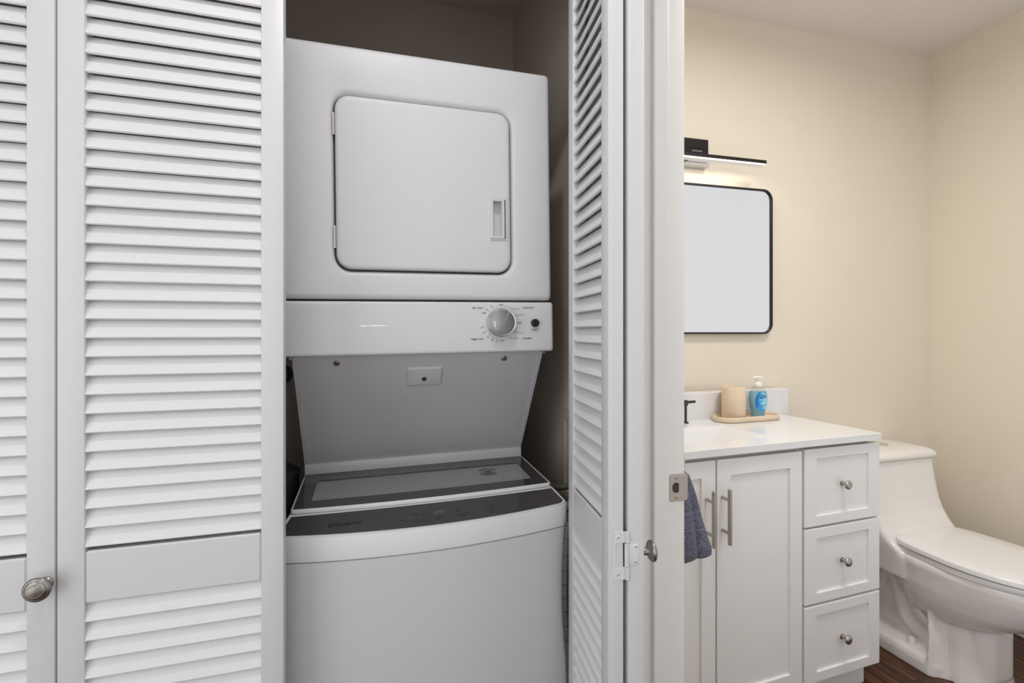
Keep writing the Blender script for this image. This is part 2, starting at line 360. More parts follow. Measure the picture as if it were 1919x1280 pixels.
def door_knob(parent, x, z, sgn=-1, y0=0.0, name='knob'):
    """stepped round satin knob standing out of the front face (local -y)"""
    bm = bmesh.new()
    pr = [(0.0001, 0), (0.0095, 0), (0.0098, 0.0015), (0.0072, 0.004), (0.0062, 0.008), (0.0066, 0.012), (0.0095, 0.0155), (0.0150, 0.0178), (0.0178, 0.0200),
          (0.0185, 0.0222), (0.0180, 0.0240), (0.0160, 0.0255), (0.0150, 0.0256), (0.0140, 0.0268), (0.0100, 0.0284), (0.0094, 0.0283), (0.0088, 0.0290), (0.0040, 0.0296), (0.0001, 0.0297)]
    lathe(bm, [(r, -h) for r, h in pr], 40, 'Y', (x, y0, z))
    o = obj(name, bm, M['nickeld'], parent, True, 40); return o
DY = 0.930; BW = 0.3273; ZR = 0.8495; TH = 0.0275
xr = hit(IDM, 1, DY, 532, 622).x; xj = hit(IDM, 1, DY, 104.7, 622).x
pB = panel('door_2', frame((xj + 0.0012, DY, 0)), xr - xj - 0.0012, TH, ZR, 'closed white louvered closet panel between the knobbed panel and the laundry machine')
pA = panel('door_1', frame((xj - 0.0012 - (xr - xj), DY, 0)), xr - xj, TH, ZR, 'leftmost white louvered closet panel, cut off by the photo edge, with round nickel knob')
k = hit(pA.matrix_world, 1, 0.0, 87, 1092); door_knob(pA, k.x, k.z)
cdir = Vector((-0.031, -0.242, 0)).normalized(); cang = math.atan2(cdir.y, cdir.x)
CW = 0.2445
pC = panel('door_3', frame((0.4185, 0.9785, 0.0)), CW, TH, 0.869, 'folded open white louvered panel standing edge-on right of the laundry machine', 0.0355)
pC.matrix_world = frame((0.4185, 0.9785, 0.0), cang)
dang = math.atan2(0.242, 0.031)
pD = panel('door_4', frame((0.4518, 0.7278, 0.0), dang), CW, 0.0295, 0.869, 'folded white closet panel seen as a narrow edge next to the doorway jamb', 0.0355)
# knob on the outer face of the folded panel
k = hit(pD.matrix_world, 1, 0.0, 1212, 1040); door_knob(pD, 0.019, HC - (1039 - HY) / F * 0.835)
# non-mortise hinge on the two meeting edges
def leaf_c():
    bm = bmesh.new(); Mi = pC.matrix_world
    def q(px, py): p = hit(Mi, 0, CW, px, py); return p.y, p.z
    ya, zt = q(1149.5, 997); _, zb = q(1149.5, 1087.5); yb, _ = q(1172, 1000)
    yc, zc = q(1154, 1018); _, zd = q(1154, 1063.5)
    x0, x1 = CW - 0.0002, CW + 0.0012
    for a in ((ya, yb, zc, zt), (ya, yb, zb, zd), (ya, yc, zd, zc)):
        bx(bm, x0, x1, a[0], a[1], a[2], a[3], bev=0.0004, seg=1)
    yk = yb + 0.0028
    for (a, b) in ((zc + 0.0005, zt), (zb, zd - 0.0005)):
        lathe(bm, [(0.0027, a), (0.0031, a + 0.0004), (0.0031, b - 0.0004), (0.0027, b)], 14, 'Z', (CW + 0.0022, yk, 0))
    h = obj('hinge', bm, M['plastic'], pC, True, 35)
    for py in (1006.5, 1075.5):
        y, z = q(1158.3, py); bm = bmesh.new()
        lathe(bm, [(0.0033, 0), (0.0033, 0.0004), (0.0025, 0.0011), (0.0001, 0.0013)], 16, 'X', (x1, y, z))
        for ro in (0, 1):
            a = 0.0016; bx(bm, x1 + 0.0011, x1 + 0.0015, y - (a if ro else 0.0004), y + (a if ro else 0.0004), z - (0.0004 if ro else a), z + (0.0004 if ro else a), mi=1)
        obj('screw', bm, [M['plastic'], M['inkgrey']], h, True, 35)
    return zc, zd
zc_, zd_ = leaf_c()
def leaf_d():
    bm = bmesh.new(); Mi = pD.matrix_world
    def q(px, py): p = hit(Mi, 0, 0.0, px, py); return p.y, p.z
    ya, zt = q(1198, 1017); _, zb = q(1198, 1059); yb = 0.0295 + 0.001
    bx(bm, -0.0012, 0.0002, ya, yb, zb, zt, bev=0.0012, seg=2)
    lathe(bm, [(0.0027, zd_ + 0.0008), (0.0033, zd_ + 0.0012), (0.0033, zc_ - 0.0012), (0.0027, zc_ - 0.0008)], 14, 'Z', (-0.0022, yb + 0.0028, 0))
    h = obj('hinge', bm, M['plastic'], pD, True, 35)
    for px, py in ((1192, 1023.5), (1190.5, 1051.5)):
        y, z = q(px, py); bm = bmesh.new()
        lathe(bm, [(0.0033, 0), (0.0033, -0.0004), (0.0025, -0.0011), (0.0001, -0.0013)], 16, 'X', (-0.0012, y, z))
        for ro in (0, 1):
            a = 0.0016; bx(bm, -0.0027, -0.0023, y - (a if ro else 0.0004), y + (a if ro else 0.0004), z - (0.0004 if ro else a), z + (0.0004 if ro else a), mi=1)
        obj('screw', bm, [M['plastic'], M['inkgrey']], h, True, 35)
leaf_d()

# ------------------------------------------------------------------ stacked laundry machine
UM = frame((0.139, 1.098, 0), 0, -0.012)
unit = empty('laundry_center', UM, 'tall white stacked dryer over top-loading washer inside the closet', 'laundry machine')
def U(yl, px, py): p = hit(UM, 1, yl, px, py); return p.x, p.z
HWD = 0.3035
# dryer cabinet with a recess for the door
dx0, dzt = U(0, 629.5, 185); dx1, dzb = U(0, 955.5, 508); 
dl = U(0, 629.5, 350)[0]; dr_ = U(0, 956, 360)[0]; dt = U(0, 790, 195.5)[1]; db = U(0, 790, 507)[1]
dcx, dcz, dhw, dhh = (dl + dr_) / 2, (dt + db) / 2, (dr_ - dl) / 2, (dt - db) / 2
zt, zb = 1.8215, 1.2735; czz, chh = (zt + zb) / 2, (zt - zb) / 2
def L3(lst, y): return [(x, y, z) for x, z in lst]
bm = bmesh.new(); N = 7
lps = [L3(rr(0, czz, HWD, chh, 0.010, N), 0.69), L3(rr(0, czz, HWD, chh, 0.010, N), 0.012), L3(rr(0, czz, HWD - 0.0025, chh - 0.0025, 0.010, N), 0.0045),
       L3(rr(0, czz, HWD - 0.007, chh - 0.007, 0.009, N), 0.001), L3(rr(0, czz, HWD - 0.012, chh - 0.012, 0.009, N), 0.0),
       L3(rr(dcx, dcz, dhw + 0.017, dhh + 0.017, 0.042, N), 0.0), L3(rr(dcx, dcz, dhw + 0.0125, dhh + 0.0125, 0.040, N), 0.0008), L3(rr(dcx, dcz, dhw + 0.008, dhh + 0.008, 0.037, N), 0.0035),
       L3(rr(dcx, dcz, dhw + 0.0045, dhh + 0.0045, 0.035, N), 0.009), L3(rr(dcx, dcz, dhw + 0.0035, dhh + 0.0035, 0.034, N), 0.022)]
loft(bm, lps); obj('dryer_cabinet', bm, M['enamel'], unit, True, 50)
bm = bmesh.new()
loft(bm, [L3(rr(dcx, dcz, dhw + 0.0034, dhh + 0.0034, 0.034, N), 0.0105), L3(rr(dcx, dcz, dhw - 0.004, dhh - 0.004, 0.03, N), 0.0105),
          L3(rr(dcx, dcz, dhw - 0.004, dhh - 0.004, 0.03, N), 0.0218), L3(rr(dcx, dcz, dhw + 0.0034, dhh + 0.0034, 0.034, N), 0.0218)], cap0=False, cap1=False)
obj('door_gasket', bm, M['gasket'], unit, True)
# dryer door: slab with rounded edge and a handle opening
hl, hzt = U(-0.004, 918.2, 370.5); hr_, hzb = U(-0.004, 951.0, 451.5); hcx, hcz, hhw, hhh = (hl + hr_) / 2, (hzt + hzb) / 2, (hr_ - hl) / 2, (hzt - hzb) / 2
bm = bmesh.new(); n2 = N
def HL(ex, y, r=0.001): return L3(rr(hcx, hcz, hhw + ex, hhh + ex, r, n2), y)
loft(bm, [L3(rr(dcx, dcz, dhw, dhh, 0.031, n2), 0.016), L3(rr(dcx, dcz, dhw, dhh, 0.031, n2), 0.001), L3(rr(dcx, dcz, dhw - 0.0015, dhh - 0.0015, 0.030, n2), -0.0018),
          L3(rr(dcx, dcz, dhw - 0.005, dhh - 0.005, 0.028, n2), -0.0034), L3(rr(dcx, dcz, dhw - 0.010, dhh - 0.010, 0.026, n2), -0.0038),
          HL(-0.001, -0.0038), HL(-0.001, 0.012)])
dd = obj('dryer_door', bm, M['enamel'], unit, True, 50)
# recessed handle: outer flange, inner frame, hollow
bm = bmesh.new()
loft(bm, [HL(0.0, -0.0036), HL(0.0, -0.0052, 0.0015), HL(-0.0006, -0.0058, 0.0015), HL(-0.0040, -0.0058), ], cap0=False, cap1=False)
ihw = hhw - 0.0040; ihh = hhh - 0.0030; ic = hcx - 0.0030
def IL(ex, y, dx=0, r=0.0008): return L3(rr(ic + dx, hcz + 0.001, ihw + ex, ihh + ex, r, n2), y)
loft(bm, [IL(0.0, -0.0040), IL(0.0, -0.0085), IL(-0.0008, -0.0092), IL(-0.0055, -0.0092), IL(-0.0058, -0.0080), IL(-0.0066, 0.0115)], cap0=False, cap1=True)
obj('handle', bm, M['plastic'], dd, True, 25)
for (py0, py1) in ((211, 254), (422, 466)):
    x, za = U(0.004, 628.5 if py0 < 300 else 631.0, py0); _, zb_ = U(0.004, 629, py1); bm = bmesh.new()
    m3 = (za - zb_) / 4
    for q in range(4):
        lathe(bm, [(0.0018, zb_ + q * m3 + 0.0004), (0.0022, zb_ + q * m3 + 0.0008), (0.0022, zb_ + (q + 1) * m3 - 0.0008), (0.0018, zb_ + (q + 1) * m3 - 0.0004)], 12, 'Z', (x, 0.0015, 0))
    bx(bm, x - 0.0055, x - 0.0008, 0.0008, 0.0030, zb_ + 0.001, za - 0.001)
    bx(bm, x + 0.0008, x + 0.0050, 0.0008, 0.0030, zb_ + 0.001, za - 0.001)
    obj('hinge', bm, M['nickel'], unit, True)
# control panel
zt2, zb2 = 1.2685, 1.1500; c2, h2 = (zt2 + zb2) / 2, (zt2 - zb2) / 2
bm = bmesh.new()
loft(bm, [L3(rr(0, c2, 0.3045, h2, 0.006, N), 0.10), L3(rr(0, c2, 0.3045, h2, 0.006, N), 0.006), L3(rr(0, c2, 0.3035, h2 - 0.001, 0.006, N), -0.001),
          L3(rr(0, c2, 0.3010, h2 - 0.0035, 0.006, N), -0.0032), L3(rr(0, c2, 0.2970, h2 - 0.0075, 0.005, N), -0.004)])
cp = obj('control_panel', bm, M['enamel'], unit, True, 60)
YP = -0.004
def PP(e=0.0004): return lambda u, v: (u, YP - e, v)
def Uc(px, py): return U(YP, px, py)
bm = bmesh.new()
for s_, px, py, w_, b_ in (('OFF', 939.9, 571.4, 7.4, 1), ('AIR ONLY', 895.8, 577.2, 21.6, 1), ('OFF', 907.5, 587, 7.4, 1), ('OFF', 940.8, 638.6, 7.4, 1), ('TIMED DRY', 895.1, 635.8, 24.6, 1),
                           ('OFF', 974.4, 605, 7.4, 1), ('DELICATE', 990.8, 576.7, 20, 1), ('NORMAL', 989, 634.1, 18.6, 1), ('START', 1002.2, 618, 13, 1),
                           ('10', 921.8, 574.3, 4.2, 0), ('20', 912.4, 580.6, 4.4, 0), ('20', 903.6, 613.5, 4.4, 0), ('30', 907.5, 622.9, 4.4, 0), ('40', 914.3, 631.5, 4.4, 0),
                           ('50', 922.7, 636.9, 4.4, 0), ('60', 931.9, 639.9, 4.4, 0), ('Very Dry', 967.4, 579, 15, 0), ('Less Dry', 976, 590.4, 15, 0), ('Very Dry', 974.3, 623.6, 15, 0), ('Less Dry', 964.3, 634.1, 15, 0)):
    x, z = Uc(px, py); wm = Uc(px + w_ / 2, py)[0] - Uc(px - w_ / 2, py)[0]
    text_into(bm, s_, PP(), x, z, wm, 0.0044 if b_ else (0.0040 if len(s_) < 3 else None), off=0.006 if b_ else 0.0, mi=0 if b_ else 1)
kx, kz = Uc(941, 604.5)
for a0, a1 in ((92, 148), (153, 264), (276, 300), (-40, 87)):
    pts = [(kx + 0.0400 * math.cos(R(a)), YP - 0.0003, kz + 0.0400 * math.sin(R(a))) for a in range(a0, a1 + 1, 4)]
    tube(bm, pts, 0.00022, 4, mi=1)
for px, py in ((924.2, 577.6), (916.2, 583.5), (907.6, 611.6), (911.3, 620.6), (917.3, 627.8), (924.9, 633.2), (933.9, 635.8), (955.7, 630.3), (964.4, 621.1), (966.7, 592.3), (959, 582), (968.8, 605)):
    x, z = Uc(px, py); lathe(bm, [(0.0009, YP - 0.0001), (0.0008, YP - 0.0004), (0.0001, YP - 0.0005)], 8, 'Y', (x, 0, z))
obj('lettering', bm, [M['ink'], M['inkgrey']], cp)
# old label residue: thin glossy outline on the left of the panel
bm = bmesh.new()
for seg in (((658, 568), (690, 569), (719, 571.5)), ((657.5, 569), (657, 590), (659, 608)), ((661, 609), (680, 611.5), (700, 610.5), (726, 610.5)), ((719, 571), (721, 580)), ((723, 590), (725, 595)), ((727, 604), (728, 610))):
    pts = [(Uc(*p)[0], YP, Uc(*p)[1]) for p in seg]; tube(bm, spline(pts, 4), 0.0004, 6)
for px, py in ((723.5, 592), (726, 600), (727, 606)):
    x, z = Uc(px, py); lathe(bm, [(0.0012, YP), (0.0008, YP - 0.0008), (0.0001, YP - 0.0009)], 8, 'Y', (x, 0, z))
obj('label_residue', bm, M['inklight'], cp, True)
kx, kz = Uc(938.8, 604.5)
bm = bmesh.new()
lathe(bm, [(0.0345, YP), (0.0345, YP - 0.004), (0.0335, YP - 0.007), (0.0322, YP - 0.008), (0.0322, YP - 0.018), (0.0312, YP - 0.0215), (0.0300, YP - 0.0225), (0.0286, YP - 0.0222), (0.0284, YP - 0.0210), (0.0001, YP - 0.0210)], 56, 'Y', (kx, 0, kz))
kn = obj('dial_knob', bm, M['chrome'], cp, True, 35)
bm = bmesh.new(); lathe(bm, [(0.0283, YP - 0.0205), (0.0283, YP - 0.0214), (0.0278, YP - 0.0217), (0.0001, YP - 0.0217)], 56, 'Y', (kx, 0, kz)); obj('knob_face', bm, M['brushed'], kn, True, 35)
bm = bmesh.new()
p0 = Vector((kx + 0.004, YP - 0.0222, kz + 0.0035)); p1 = Vector((kx + 0.0150, YP - 0.0222, kz + 0.0235)); tube(bm, [p0, p1], 0.0010, 8)
obj('pointer', bm, M['chrome'], kn, True); bm = bmesh.new()
tube(bm, [(kx - 0.0205, YP - 0.0216, kz + 0.003), (kx - 0.0185, YP - 0.0216, kz + 0.003), (kx - 0.0182, YP - 0.0216, kz - 0.0105), (kx - 0.0200, YP - 0.0216, kz - 0.0105), (kx - 0.0205, YP - 0.0216, kz + 0.003)], 0.0004, 5)
obj('finger_mark', bm, M['chrome'], kn, True)
sx_, sz_ = Uc(1002.3, 605.3); bm = bmesh.new(); lathe(bm, [(0.0098, YP), (0.0098, YP - 0.006), (0.0090, YP - 0.0085), (0.0070, YP - 0.0092), (0.0064, YP - 0.0084), (0.0001, YP - 0.0080)], 32, 'Y', (sx_, 0, sz_)); obj('start_button', bm, M['black'], cp, True, 35)

# tower below the dryer: slanted front panel, side flanges, lower lip
YT, YB, ZT3, ZB3 = 0.014, 0.204, 1.150, 0.872
hw3 = 0.2815
bm = bmesh.new()
loft(bm, [[(sx * (hw3 - 0.006), YT, ZT3), (sx * (hw3 - 0.006), YB, ZB3), (sx * (hw3 - 0.006), YB + 0.01, 0.835), (sx * (hw3 - 0.006), 0.68, 0.835), (sx * (hw3 - 0.006), 0.68, ZT3)] for sx in (-1, 1)])
tw = obj('tower_panel', bm, M['steelgrey'], unit)
def sl(v, off=0.0):   # point on the slanted panel, v = 0 top .. 1 bottom, off = outward
    nx = Vector((0, -(ZT3 - ZB3), -(YB - YT))).normalized()
    return Vector((0, YT + (YB - YT) * v, ZT3 + (ZB3 - ZT3) * v)) + nx * off
def slpx(px, py):
    n = Vector((0, -(ZT3 - ZB3), -(YB - YT))).normalized(); I = UM.inverted(); o_ = I @ CAM; d = I.to_3x3() @ ray(px, py)
    t = (Vector((0, YT, ZT3)) - o_).dot(n) / d.dot(n); p = o_ + d * t
    return p.x, (p.y - YT) / (YB - YT)
for sx in (-1, 1):
    bm = bmesh.new(); a, b = sx * (hw3 - 0.0078), sx * hw3
    pts = []
    for v, of in ((0, 0.004), (1.0, 0.004), (1.0, -0.03), (0, -0.03)): pts.append(sl(v, of))
    loft(bm, [[(x, p.y, p.z) for p in pts] for x in (a, b)])
    obj('side_flange', bm, M['steelgrey'], unit)
    bm = bmesh.new(); p = sl(0.0, 0.006); bx(bm, sx * (hw3 - 0.001) - 0.006, sx * (hw3 - 0.001) + 0.006, p.y - 0.004, p.y + 0.004, 1.1440, 1.1495, bev=0.001); obj('clip', bm, M['chrome'], unit)
bm = bmesh.new(); bx(bm, -hw3 - 0.0005, hw3 + 0.0005, YB - 0.008, YB + 0.02, 0.842, ZB3 + 0.002, bev=0.0025); obj('lower_lip', bm, M['deck'], unit, True)
for px, py in ((631.5, 680.5), (945, 671)):
    x, v = slpx(px, py); bm = bmesh.new(); c = sl(v, 0)
    lathe(bm, [(0.0068, 0.002), (0.0068, -0.0015), (0.0050, -0.0040), (0.0001, -0.0045)], 20, 'Y', (0, 0, 0)); o = obj('bolt', bm, M['nickeld'], tw, True); o.location = (x, c.y, c.z); o.rotation_euler = (-math.atan2(YB - YT, ZT3 - ZB3) * -1, 0, 0)
xa, va = slpx(765, 690); xb, vb = slpx(826, 719)
bm = bmesh.new(); hwe, mid = (xb - xa) / 2, (xa + xb) / 2
lv = (ZT3 - ZB3) ** 2 + (YB - YT) ** 2; lv = math.sqrt(lv); vc, hv = (va + vb) / 2, (vb - va) / 2 * lv
def EM(ex, off, r=0.006):
    return [Vector((x, *sl(vc + z / lv, off).yz)) for x, z in rr(mid, 0, hwe + ex, hv + ex, r)]
loft(bm, [EM(0.0025, -0.001), EM(0.0018, 0.001), EM(-0.0005, 0.0035), EM(-0.002, 0.004)]); bt = obj('button_plate', bm, M['steelgrey'], tw, True, 50)
x, v = slpx(795, 708); c = sl(v, 0.004); bm = bmesh.new(); lathe(bm, [(0.0058, 0.001), (0.0056, -0.0010), (0.0040, -0.0022), (0.0001, -0.0025)], 20, 'Y'); o = obj('plug', bm, M['gasket'], tw, True); o.location = (x, c.y, c.z); o.rotation_euler = (math.atan2(YB - YT, ZT3 - ZB3), 0, 0)

# washer body
WH = 0.3030
def yf(x, ins=0.0): return -0.091 - 0.036 * (1 - (x / 0.30) ** 2) + ins
def yb(x): return -0.0385 - 0.012 * (1 - (min(abs(x), 0.29) / 0.29) ** 2)
ZF, ZBK = 0.8085, 0.8325
def ztop(x, y):
    a, b = yf(x), yb(x); t = (y - a) / (b - a); return ZF + (ZBK - ZF) * max(0.0, min(1.0, t))
def outline(ins=0.0, r=0.022):
    pts = []; w = WH - ins; r = max(r - ins, 0.004); xe = w - r
    for k in range(25):
        x = -xe + 2 * xe * k / 24; pts.append((x, yf(x, ins)))
    ye = yf(xe, ins)
    for k in range(1, 7): a = R(90 * k / 6); pts.append((xe + r * math.sin(a), ye + r - r * math.cos(a)))
    for y in (-0.055, -0.045, -0.0385, 0.0, 0.2, 0.60): pts.append((w, y))
    for y in (0.60, 0.2, 0.0, -0.0385, -0.045, -0.055): pts.append((-w, y))
    for k in range(6, 0, -1): a = R(90 * k / 6); pts.append((-(xe + r * math.sin(a)), ye + r - r * math.cos(a)))
    return pts
def wl(y): return 0.2835 + (0.3030 - 0.2835) * max(0.0, min(1.0, (-0.032 - y) / 0.055))
def tap(pts): return [(math.copysign(min(abs(x), wl(y)), x), y) for x, y in pts]
def OL(ins, z): return [(x, y, z) for x, y in outline(ins)]
bm = bmesh.new()
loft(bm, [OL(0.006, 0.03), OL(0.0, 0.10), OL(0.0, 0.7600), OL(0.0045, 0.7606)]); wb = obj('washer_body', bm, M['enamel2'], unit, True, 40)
for sx in (-1, 1):
    for y in (0.0, 0.55):
        bm = bmesh.new(); lathe(bm, [(0.018, 0.0), (0.018, 0.012), (0.008, 0.014), (0.008, 0.034)], 16, 'Z', (sx * 0.25, y, 0)); obj('foot', bm, M['rubber'], unit, True)
bm = bmesh.new()
loft(bm, [OL(0.0045, 0.7606), OL(0.0045, 0.7626), OL(0.0, 0.7632), [(x, y, ztop(x, y) - 0.0035) for x, y in tap(outline(0.0))], [(x - math.copysign(0.0012, x), y + (0.0012 if y < -0.06 else 0), ztop(x, y) - 0.0010) for x, y in tap(outline(0.0))], [(x - math.copysign(0.0035, x), y + (0.0035 if y < -0.06 else 0), ztop(x, y)) for x, y in tap(outline(0.0))]], cap0=True, cap1=False)
wt = obj('washer_top', bm, M['deck'], unit, True, 40)
bm = bmesh.new()
# sloping top: joined onto the last ring by a grid
rows = []
def wtop(y_edge): return WH - 0.0035
for v in [0, .02, .06, .12, .2, .3, .42, .6, .8, 1.0]:
    row = []
    for k in range(25):
        u = -1 + 2 * k / 24; r_ = 0.0185; d_ = min(r_, 0.0525 * v); x = u * (WH - 0.0035 - (r_ - math.sqrt(max(0.0, r_ * r_ - (r_ - d_) ** 2))))
        y = yf(x, 0.0030) * (1 - v) + yb(x) * v; x = math.copysign(min(abs(x), wl(y) - 0.0030), x); row.append(bm.verts.new((x, y, ztop(x, y))))
    rows.append(row)
for y in (0.1, 0.60): rows.append([bm.verts.new(((-1 + 2 * k / 24) * (0.2835 - 0.0030), y, ZBK)) for k in range(25)])
for a, b in zip(rows, rows[1:]):
    for i in range(24): bm.faces.new((a[i], a[i + 1], b[i + 1], b[i]))
ex = bmesh.ops.extrude_face_region(bm, geom=bm.faces[:]); bmesh.ops.translate(bm, verts=[v for v in ex['geom'] if isinstance(v, bmesh.types.BMVert)], vec=(0, 0, -0.006))
obj('washer_deck', bm, M['deck'], unit, True, 30)
# smoked glass console on the slope
def cons(u, v, e=0.0012):
    ye_ = (yf(0.285, 0.0075)) * (1 - v) + (yb(0.285) - 0.004) * v
    xe = wl(ye_) - 0.0085 - 0.010 * max(0.0, 1 - v * 7) ** 2; x = u * xe; a, b = yf(x, 0.0075), yb(x) - 0.004
    y = a * (1 - v) + b * v; return Vector((x, y, ztop(x, y) + e))
bm = bmesh.new(); g = [[bm.verts.new(cons(-1 + 2 * i / 40, j / 8)) for i in range(41)] for j in range(9)]
for j in range(8):
    for i in range(40): bm.faces.new((g[j][i], g[j][i + 1], g[j + 1][i + 1], g[j + 1][i]))
ex = bmesh.ops.extrude_face_region(bm, geom=bm.faces[:]); bmesh.ops.translate(bm, verts=[v for v in ex['geom'] if isinstance(v, bmesh.types.BMVert)], vec=(0, 0, -0.002))
con = obj('console_glass', bm, M['glassdark'], unit, True, 30)
def conspx(px, py):
    z = 0.82
    for _ in range(8):
        p = hit(UM, 2, z, px, py); z = ztop(p.x, p.y) + 0.0012
    return p.x, p.y
def csurf(e): return lambda u, v: (u, v, ztop(u, v) + 0.0012 + e)
bm = bmesh.new()
xa, ya = conspx(616.5, 985.5); xb, yb_ = conspx(678.5, 980)
text_into(bm, 'Whirlpool', csurf(0.0003), (xa + xb) / 2, (ya + yb_) / 2, xb - xa, 0.0145, shear=0.25, off=0.008)
a0 = conspx(636, 988); a1 = conspx(648, 986.5); a2 = conspx(656, 977)
tube(bm, [(p[0], p[1], ztop(*p) + 0.0014) for p in (a0, a1)], 0.0007, 5)
obj('logo_lettering', bm, M['inkblack'], con)
bm = bmesh.new()
def rectout(px0, py0, px1, py1, slope=-0.12, t=0.00035):
    c = [conspx(px0, py0), conspx(px1, py0 + slope * (px1 - px0)), conspx(px1, py1 + slope * (px1 - px0)), conspx(px0, py1)]
    for k in range(4):
        a, b = c[k], c[(k + 1) % 4]; tube(bm, [(a[0], a[1], ztop(*a) + 0.0014), (b[0], b[1], ztop(*b) + 0.0014)], t, 4)
rectout(745.5, 976.5, 758, 983.5); rectout(779.5, 974.5, 797, 980.5); rectout(818, 968.5, 829, 973); rectout(860, 964, 876, 969.5)
for px, py, w_ in ((752, 979.5, 8), (788, 976, 14), (823.5, 969.5, 6), (868, 964.5, 10), (778, 961, 14), (794, 959, 10), (857, 952.5, 8), (915, 947, 20), (923, 961, 14), (921, 956, 5), (816, 954, 12)):
    bm_c = conspx(px, py); wm = w_ / 905 * 1.0
    for k in range(2):
        u0 = bm_c[0] - wm / 2; n_ = max(2, int(w_ / 3)); 
        for q in range(n_):
            cx_ = u0 + wm * (q + 0.5) / n_; y_ = bm_c[1] + k * 0.006 - 0.003
            bx(bm, cx_ - wm / n_ * 0.36, cx_ + wm / n_ * 0.36, y_ - 0.0010, y_ + 0.0010, ztop(cx_, y_) + 0.0008, ztop(cx_, y_) + 0.0015)
o = obj('key_marks', bm, M['inkblack'], con); o['kind'] = 'stuff'
bm = bmesh.new(); c = [conspx(811.5, 954), conspx(832, 951.5), conspx(832.5, 960), conspx(812, 962.5)]
loft(bm, [[(p[0], p[1], ztop(*p) + e) for p in c] for e in (0.0008, 0.0015)]); obj('display', bm, mat('display_grey', (0.10, 0.10, 0.105), 0.25), con)

# washer lid: frame, dark glass border, clear window, pale plate below standing in for a reflection
LH = 0.2815
def lyf(x, ins=0.0): return -0.0355 - 0.013 * (1 - (x / LH) ** 2) + ins
def lz(y): return 0.8425 + (0.8505 - 0.8425) * (y + 0.0355) / (0.204 + 0.0355)
LYB = 0.1955
def lout(ins, r=0.008, ns=24):
    w = LH - ins; r = max(0.002, r - ins * 0.6); xe = w - r; pts = []
    for k in range(ns + 1): x = -xe + 2 * xe * k / ns; pts.append((x, lyf(x, ins)))
    ye = lyf(xe, ins)
    for k in range(1, 5): a = R(90 * k / 4); pts.append((xe + r * math.sin(a), ye + r - r * math.cos(a)))
    pts += [(w, 0.05), (w, LYB - ins), (-w, LYB - ins), (-w, 0.05)]
    for k in range(4, 0, -1): a = R(90 * k / 4); pts.append((-(xe + r * math.sin(a)), ye + r - r * math.cos(a)))
    return pts
def LL(ins, dz): return [(x, y, lz(y) + dz) for x, y in lout(ins)]
bm = bmesh.new()
loft(bm, [LL(0.010, -0.0092), LL(0.003, -0.0092), LL(0.0008, -0.0086), LL(0.0, -0.0075), LL(0.0, -0.0016), LL(0.0008, -0.0004), LL(0.0020, 0.0), LL(0.0036, 0.0), LL(0.0040, -0.0010), LL(0.0105, -0.0010)], cap0=False, cap1=False)
lid = obj('washer_lid', bm, M['plastic'], unit, True, 50)
def lidpx(px, py):
    z = 0.846
    for _ in range(4):
        p = hit(UM, 2, z, px, py); z = lz(p.y)
    return p.x, p.y
w00 = lidpx(582, 938.5); w10 = lidpx(995.5, 895.5); w11 = lidpx(971.5, 864.5); w01 = lidpx(596.5, 901.5)
wx0, wx1 = (w00[0] + w01[0]) / 2, (w10[0] + w11[0]) / 2; wy0, wy1 = (w00[1] + w10[1]) / 2, (w01[1] + w11[1]) / 2
def wout(ex=0.0):
    hwx, cxw = (wx1 - wx0) / 2, (wx1 + wx0) / 2; pts = []
    for k in range(25): t = k / 24; x = cxw - hwx - ex + 2 * (hwx + ex) * t; pts.append((x, wy0 - ex - 0.006 * (1 - (2 * t - 1) ** 2)))
    xr_, xl_ = cxw + hwx + ex, cxw - hwx - ex
    pts += [(xr_, wy0 + (wy1 - wy0) * k / 5) for k in range(1, 5)] + [(xr_, wy1 + ex - 0.002), (xr_ - 0.0005, wy1 + ex), (xl_ + 0.0005, wy1 + ex), (xl_, wy1 + ex - 0.002)] + [(xl_, wy0 + (wy1 - wy0) * k / 5) for k in range(4, 0, -1)]
    return pts
lo, wi = lout(0.0038), wout(0.0)
def resamp(p, n=80):
    d = [0]
    for i in range(len(p)): d.append(d[-1] + math.dist(p[i], p[(i + 1) % len(p)]))
    out = []
    for k in range(n):
        s_ = d[-1] * k / n; i = max(j for j in range(len(p)) if d[j] <= s_ + 1e-12); f = (s_ - d[i]) / max(1e-9, d[i + 1] - d[i]); a, b = p[i], p[(i + 1) % len(p)]
        out.append((a[0] + (b[0] - a[0]) * f, a[1] + (b[1] - a[1]) * f))
    return out
bm = bmesh.new()
# border built as four strips from polygon boolean-free corners
def strip(xa, xb, yfa, yfb, nx=24):
    g = []
    for j in range(2):
        g.append([bm.verts.new((xa + (xb - xa) * i / nx, *(lambda x: ((yfa(x) if j == 0 else yfb(x)),))(xa + (xb - xa) * i / nx), 0)) for i in range(nx + 1)])
    for r_ in g:
        for v in r_: v.co.z = lz(v.co.y) - 0.0006
    for i in range(nx): bm.faces.new((g[0][i], g[0][i + 1], g[1][i + 1], g[1][i]))
fr = lambda x: lyf(x, 0.0038); bk = lambda x: LYB - 0.0038
wf = lambda x: wy0 - 0.006 * (1 - ((2 * (x - wx0) / (wx1 - wx0)) - 1) ** 2); wbk = lambda x: wy1
strip(-LH + 0.0038, wx0, fr, bk, 4); strip(wx1, LH - 0.0038, fr, bk, 4); strip(wx0, wx1, fr, wf); strip(wx0, wx1, wbk, bk)
obj('glass_border', bm, M['glassdark'], lid, True)
bm = bmesh.new(); strip(wx0, wx1, wf, wbk); gw = obj('glass_window', bm, M['glasswin'], lid, True)
if gw.data.polygons[0].normal.z < 0: gw.data.flip_normals()
